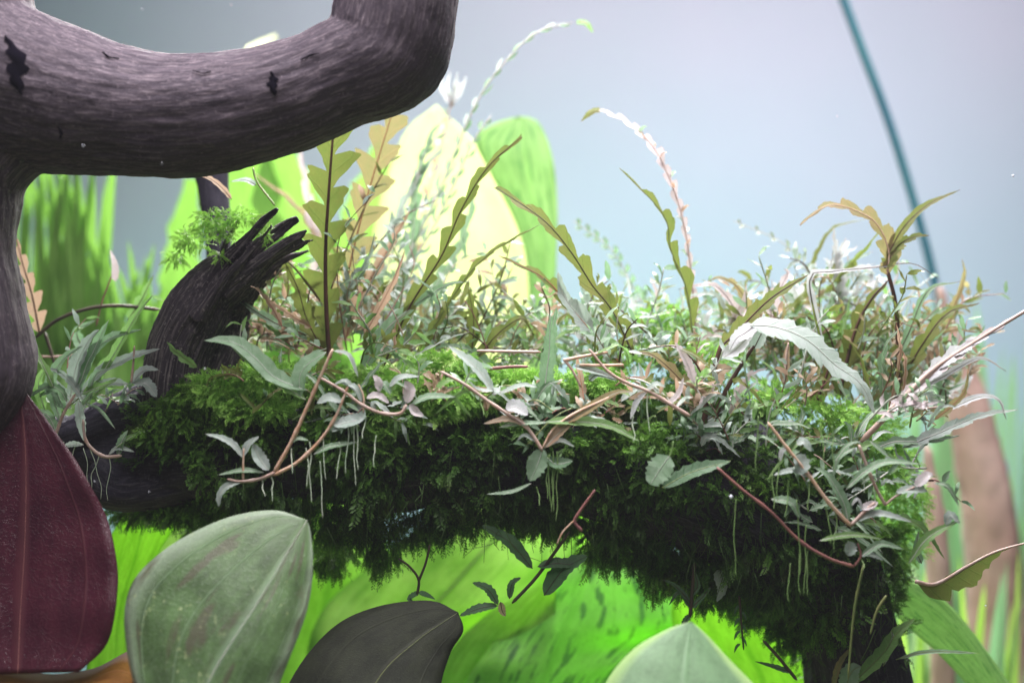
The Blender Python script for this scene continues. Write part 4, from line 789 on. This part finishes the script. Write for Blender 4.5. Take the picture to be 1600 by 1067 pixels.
p = Plant('stem_plant', 'small upright green plant at the bottom right before the dark trunk foot', 'plant', (1320, 1070), -0.01)
for pts, w, mt in (([(1330, 1070), (1380, 1020), (1400, 990), (1430, 965)], 12, 'green'), ([(1320, 1080), (1330, 1050), (1345, 1040)], 16, 'sgreen'), ([(1400, 1030), (1450, 1018), (1530, 1020)], 4, 'sgreen'), ([(1300, 1080), (1310, 1040), (1330, 1010)], 5, 'orange'), ([(1380, 1040), (1395, 1000), (1392, 985)], 4, 'silver')):
    p.leaf(pts, w, mt, ribw=1.2, rib='greenrib', taper=(.8, .7))

# left cluster
p = Plant('runner_plant', 'bunch of silver-green leaves and pink runner beneath the stub at the left, beside the driftwood', 'plant', (90, 690), -0.02)
p.stem([(82, 695), (90, 670), (100, 645), (118, 615)], 4, 3, 'pinkstem'); p.stem([(130, 655), (135, 690), (160, 712), (190, 712)], 3, 4, 'pinkstem', knots=3)
p.stem([(205, 598), (208, 570), (210, 540)], 3, 2, 'pinkstem')
for pts, w, mt in (([(120, 620), (160, 580), (200, 560), (250, 545)], 12, 'silver'), ([(120, 620), (140, 560), (170, 530), (220, 515)], 12, 'sgreen'), ([(110, 620), (120, 570), (140, 530), (155, 515)], 13, 'silver'), ([(100, 640), (85, 610), (60, 620)], 10, 'sgreen'),
                   ([(205, 598), (225, 578), (248, 578)], 8, 'silver'), ([(205, 598), (228, 600), (245, 620)], 11, 'silver'), ([(200, 600), (165, 600), (130, 620)], 11, 'silver'), ([(122, 625), (125, 650), (132, 690)], 8, 'silver'), ([(130, 630), (155, 640), (180, 670)], 3, 'sgreen'),
                   ([(185, 712), (190, 690), (200, 672)], 7, 'sgreen'), ([(170, 710), (185, 700), (210, 706)], 5, 'silver'), ([(130, 695), (110, 695), (92, 704)], 6, 'silver'), ([(90, 680), (75, 650), (50, 640)], 8, 'sgreen'), ([(95, 660), (80, 600), (100, 560), (130, 540)], 11, 'sgreen'),
                   ([(180, 700), (200, 685), (232, 672)], 5, 'green'), ([(150, 600), (180, 550), (215, 490), (240, 460)], 9, 'green'), ([(120, 610), (150, 540), (170, 500)], 10, 'sgreen'), ([(70, 640), (60, 600), (75, 570)], 9, 'green')):
    p.leaf(pts, w, mt, ribw=1, rib='palerib', taper=(.8, .7), lobes=3 if w > 10 else 0, deep=.2, fold=.3)
p.fan(130, 640, 14, 25, 150, 50, 110, ['silver', 'sgreen', 'green'], w=(7, 12), dsp=.02, lob=(2, 3), deep=.25, rib='palerib')
for x, y, L in ((100, 690, 60), (120, 690, 70), (140, 700, 80), (155, 712, 60), (170, 712, 70), (130, 700, 90)): p.root(x, y, L, 'root', .8, 16)
p = Plant('stem_plant', 'dark thin stems with brownish toothed leaves and a long arched twig, left behind the driftwood', 'plant', (55, 545), 0.02)
p.leaf([(62, 520), (50, 460), (35, 410), (25, 370)], 16, 'rosy', lobes=5, deep=.8, rib='midrib', ribw=2.2)
p.stem([(55, 528), (90, 500), (140, 482), (190, 478), (250, 484)], 3, 3, 'darkrib'); p.stem([(70, 520), (80, 550), (88, 580)], 3, 2, 'darkrib'); p.stem([(50, 557), (90, 557), (132, 552)], 2.5, 2.5, 'pinkstem')
p.stem([(150, 510), (160, 470), (175, 430)], 2, 1.5, 'plum'); p.leaf([(180, 440), (180, 415), (172, 390)], 6, 'pink', ribw=0)
p.leaf([(200, 500), (220, 470), (240, 430)], 10, 'green', lobes=3, ribw=1.4); p.leaf([(140, 560), (120, 520), (150, 500)], 10, 'sgreen', ribw=1.4)
bk = [(430, 500, 'upper tier of thin olive sprigs right of the stub, under its splintered tip', ['olive', 'green', 'orange', 'sgreen']),
      (590, 520, 'thin silver and rosy sprigs between the orange-tinted plant and the long slanting olive leaf', ['silver', 'rosy', 'sgreen', 'olive']),
      (710, 530, 'upper tier of fine sprigs before the middle of the cream leaf', ['olive', 'sgreen', 'silver', 'orange']),
      (900, 520, 'fine sprigs under the pair of drooping olive leaves', ['sgreen', 'silver', 'olive']),
      (380, 560, 'sprigs in the shade behind the broken stub, left end of the back row', ['green', 'olive', 'sgreen', 'rosy']),
      (450, 550, 'tangle of olive and rosy sprigs between the stub and the upright olive plant', ['olive', 'rosy', 'sgreen', 'green']),
      (660, 560, 'silver and green sprigs in front of the foot of the cream leaf', ['silver', 'sgreen', 'green', 'olive']),
      (860, 565, 'pale sprigs where the mottled green leaf meets the moss', ['silver', 'sgreen', 'white', 'green']),
      (1020, 560, 'frosted sprigs behind the foot of the pink plume', ['silver', 'white', 'sgreen', 'pink', 'green']),
      (1130, 560, 'pink and white sprigs just right of the pink plume', ['pink', 'white', 'sgreen', 'orange', 'silver']),
      (1200, 590, 'olive and green sprigs crowding between the forked brown stems and the lavender leaf', ['olive', 'green', 'sgreen', 'rosy']),
      (1290, 500, 'upper tier of olive and frosted sprigs just below the white tufted spike', ['olive', 'white', 'sgreen', 'orange', 'green']),
      (1400, 560, 'upper tier of olive sprigs beside the ochre hooked leaf', ['olive', 'green', 'sgreen', 'orange']),
      (1240, 560, 'pale sprigs behind the large lavender-silver leaf', ['white', 'pink', 'sgreen', 'silver', 'green', 'olive']),
      (1330, 590, 'mixed sprigs under the frosty tufted spike', ['silver', 'white', 'olive', 'sgreen', 'orange']),
      (1430, 640, 'pale green sprigs in front of the foot of the teal tube', ['sgreen', 'silver', 'olive', 'white'])]
for x, y, t, ms in bk:
    p = Plant('stem_plant', t, 'plant', (x, y), 0.035); p.fan(x, y, 26, 20, 160, 45, 130 if x < 1100 else 150, ms, dsp=.03, spread=42)
tl = [(560, 545, 'tall fine leafy shoots right behind the orange-tinted plant', ['sgreen', 'rosy', 'olive', 'silver'], 60, 110, 120, 260), (670, 560, 'tall fine leafy shoots fanning before the cream leaf', ['olive', 'sgreen', 'silver', 'sgreen'], 45, 100, 110, 260),
      (430, 540, 'thin leafy shoots rising right of the broken stub', ['olive', 'green', 'rosy'], 55, 120, 90, 190), (830, 560, 'thin leafy shoots in front of the mottled green leaf', ['sgreen', 'olive', 'rosy'], 60, 130, 80, 170),
      (1220, 580, 'tall thin shoots between the pink plume and the frosty spike', ['olive', 'sgreen', 'rosy', 'silver'], 55, 125, 100, 200), (1340, 590, 'tallest thin shoots of the right thicket under the ochre hooked leaf', ['olive', 'sgreen', 'orange', 'silver'], 50, 125, 120, 250),
      (1420, 620, 'outermost thin shoots leaning right before the teal tube', ['olive', 'sgreen', 'rosy', 'silver'], 30, 90, 110, 220), (1030, 580, 'thin shoots left of the foot of the pink plume', ['sgreen', 'olive', 'silver'], 60, 140, 80, 160)]
for x, y, t, ms, a0, a1, l0, l1 in tl:
    p = Plant('stem_plant', t, 'plant', (x, y), 0.015); p.fan(x, y, 9, a0, a1, l0, l1, ms, dsp=.025, spread=30, shoots=1, droop=60)
fr = [(830, 640, 'tiny silver sprigs on the log face around the centre runner node', ['silver', 'sgreen', 'rosy']), (570, 640, 'tiny sprigs between the two left tan runners on the lit moss', ['sgreen', 'silver', 'green']), (1120, 700, 'small silver leaves along the dark face below the forked stems', ['silver', 'sgreen', 'dgreen']), (1330, 820, 'small leaves low on the right end of the log above the plum runner tip', ['silver', 'sgreen', 'green']), (1060, 620, 'small mixed leaves crowding the foot of the forked brown stems on their left', ['rosy', 'olive', 'silver', 'green']), (700, 620, 'little sprigs growing on the moss cushion between the two tan runners', ['green', 'sgreen', 'rosy']), (450, 600, 'little sprigs on the moss just below the upright olive plant', ['green', 'olive', 'sgreen']), (1180, 690, 'leaves spilling over the log front below the forked brown stems', ['green', 'sgreen', 'olive', 'silver']), (1290, 700, 'green leaves on the log shoulder above the stepping tan runner', ['green', 'olive', 'sgreen', 'silver']),
      (1380, 750, 'leaves on the far right shoulder of the log beside the brown stick', ['sgreen', 'green', 'silver']), (960, 650, 'small leaves on the log front left of the forked brown stems', ['green', 'silver', 'dgreen', 'rosy'])]
for x, y, t, ms in fr:
    p = Plant('stem_plant', t, 'plant', (x, y), -0.03); p.fan(x, y, 14, -30, 210, 30, 80, ms, dsp=.012, spread=44, lob=(2, 4), deep=.35)
# curled leaf between driftwood and stub tuft
p = Plant('stem_plant', 'thin sprig with narrow pale leaves hanging under the top driftwood, above the stub', 'plant', (360, 315), 0.0)
p.leaf([(362, 312), (345, 292), (320, 276), (280, 272)], 5, 'rosy', ribw=1); p.leaf([(400, 290), (385, 282), (360, 284)], 6, 'silver', ribw=1); p.stem([(395, 262), (402, 285), (430, 322)], 1.6, 1.6, 'greenrib')

# under the log
p = Plant('stem_plant', 'dark stem with paired leaves dangling before the lime leaves, below the log centre', 'plant', (890, 820), -0.02)
p.stem([(890, 830), (865, 865), (835, 905), (800, 942)], 2.6, 2.8, 'darkrib')
for pts, w, mt in (([(832, 888), (800, 850), (778, 835), (752, 820)], 12, 'dgreen'), ([(840, 885), (870, 880), (905, 884)], 10, 'dgreen'), ([(796, 935), (800, 912), (814, 902)], 6, 'dgreen'), ([(778, 944), (762, 920), (738, 910)], 8, 'dgreen'),
                   ([(778, 946), (750, 950), (718, 962)], 8, 'dgreen'), ([(782, 940), (785, 955), (790, 962)], 6, 'rosy'), ([(850, 930), (880, 890), (918, 868)], 16, 'dgreen')):
    p.leaf(pts, w, mt, ribw=1.2, rib='darkrib', taper=(.8, .6))
p = Plant('stem_plant', 'thin dark Y-shaped twig dangling above the nearly black leaf', 'plant', (655, 840), -0.02)
p.stem([(652, 930), (654, 905), (640, 885), (622, 872)], 2.4, 1.6, 'darkrib'); p.stem([(654, 908), (665, 880), (672, 850)], 2.2, 1.6, 'darkrib')
p.leaf([(654, 925), (640, 935), (650, 945)], 5, 'dgreen', ribw=0); p.leaf([(654, 925), (668, 930), (680, 936)], 5, 'dgreen', ribw=0)
p = Plant('stem_plant', 'dark spidery twig with downturned leaflets just above the smooth pale grey-green leaf', 'plant', (1080, 900), -0.02)
p.stem([(1085, 880), (1082, 920), (1078, 965)], 3, 3, 'darkrib')
for pts in ([(1078, 948), (1062, 925), (1045, 945)], [(1080, 950), (1100, 930), (1112, 915)], [(1078, 940), (1055, 915), (1035, 905)], [(1078, 960), (1068, 975), (1070, 985)], [(1080, 930), (1090, 915), (1085, 890)]): p.leaf(pts, 5, 'dgreen', ribw=1.2, rib='darkrib')
p = Plant('stem_plant', 'thin dark drooping stems with tiny leaflets in front of the plain vivid green leaf', 'plant', (1155, 930), -0.015)
p.stem([(1155, 930), (1158, 970), (1162, 1015)], 2.2, 1.4, 'darkrib')
for i in range(7): p.leaf([(1157, 945 + i * 10), (1163 if i % 2 else 1151, 950 + i * 10), (1167 if i % 2 else 1147, 960 + i * 10)], 2.5, 'dgreen', ribw=0, res=6)
p.stem([(1192, 1000), (1215, 1025), (1245, 1062)], 2.4, 2.8, 'darkrib'); p.leaf([(1235, 1050), (1205, 1040), (1180, 1033)], 5, 'dgreen', ribw=1.2, rib='darkrib')
for pts in ([(1120, 890), (1128, 920), (1120, 940)],): p.leaf(pts, 10, 'silver', ribw=0)
p = Plant('stem_plant', 'small brown node with dead twig on the log underside at centre', 'plant', (895, 790), -0.045)
p.stem([(930, 765), (905, 800), (898, 815), (910, 830)], 3, 4, 'plum'); p.stem([(898, 812), (880, 830), (870, 850)], 2, 1.6, 'tan')

# silver tufts of moss-like white flecks & drifting specks
specs = [(130, 228, 4), (252, 256, 3), (1142, 776, 9), (96, 277, 3), (148, 752, 3), (1540, 946, 4), (222, 15, 3), (361, 8, 4), (320, 576, 4), (233, 768, 3), (1308, 182, 3), (1583, 275, 6)]
names = ['left of the knot hole', 'low on the branch', 'on the dark log face above the plum runner', 'near the branch fork', 'beside the maroon leaf', 'in front of the brown post', 'in the blue water at top left', 'in the water above the branch middle', 'at the foot of the stub',
         'over the thin moss shelf', 'in the pale water left of the teal tube', 'in the pale water at the right edge']
for (x, y, r), t in zip(specs, names):
    b = MB(); d = -.075 if y < 300 and x < 400 else (-.06 if x < 1400 else -.03); c = np.array(P(x, y, d)); rr = U(r, d) * .3; vs = []
    for i in range(5):
        for k in range(8):
            th = math.pi * (i + .001) / 4.0; ph = k * math.pi / 4; vs.append(c + rr * (1 + .25 * math.sin(k * 2.3 + i)) * np.array([math.sin(th) * math.cos(ph), math.sin(th) * math.sin(ph), math.cos(th)]))
    b.add(vs, [(i * 8 + k, i * 8 + (k + 1) % 8, (i + 1) * 8 + (k + 1) % 8, (i + 1) * 8 + k) for i in range(4) for k in range(8)])
    o = b.build('floating_speck', M['speck']); tag(o, 'tiny pale drifting speck ' + t, 'speck', 'specks drifting in the water')

# ------------------------------------------------------------------ milky water
q = NT('water_haze'); v = q.n('ShaderNodeVolumePrincipled'); v.inputs['Color'].default_value = (0.86, 0.88, 0.96, 1); v.inputs['Density'].default_value = 0.026
out = q.n('ShaderNodeOutputMaterial'); q.l(v.outputs[0], out.inputs['Volume'])
b = MB(); x0, x1, y0, y1, z0, z1 = -1.2, 1.2, -0.8, 0.8, -1.35, 0.75
b.add([(x, y, z) for x in (x0, x1) for y in (y0, y1) for z in (z0, z1)], [(0, 1, 3, 2), (4, 6, 7, 5), (0, 4, 5, 1), (2, 3, 7, 6), (0, 2, 6, 4), (1, 5, 7, 3)])
o = b.build('haze', q.m, smooth=False); o['kind'] = 'stuff'
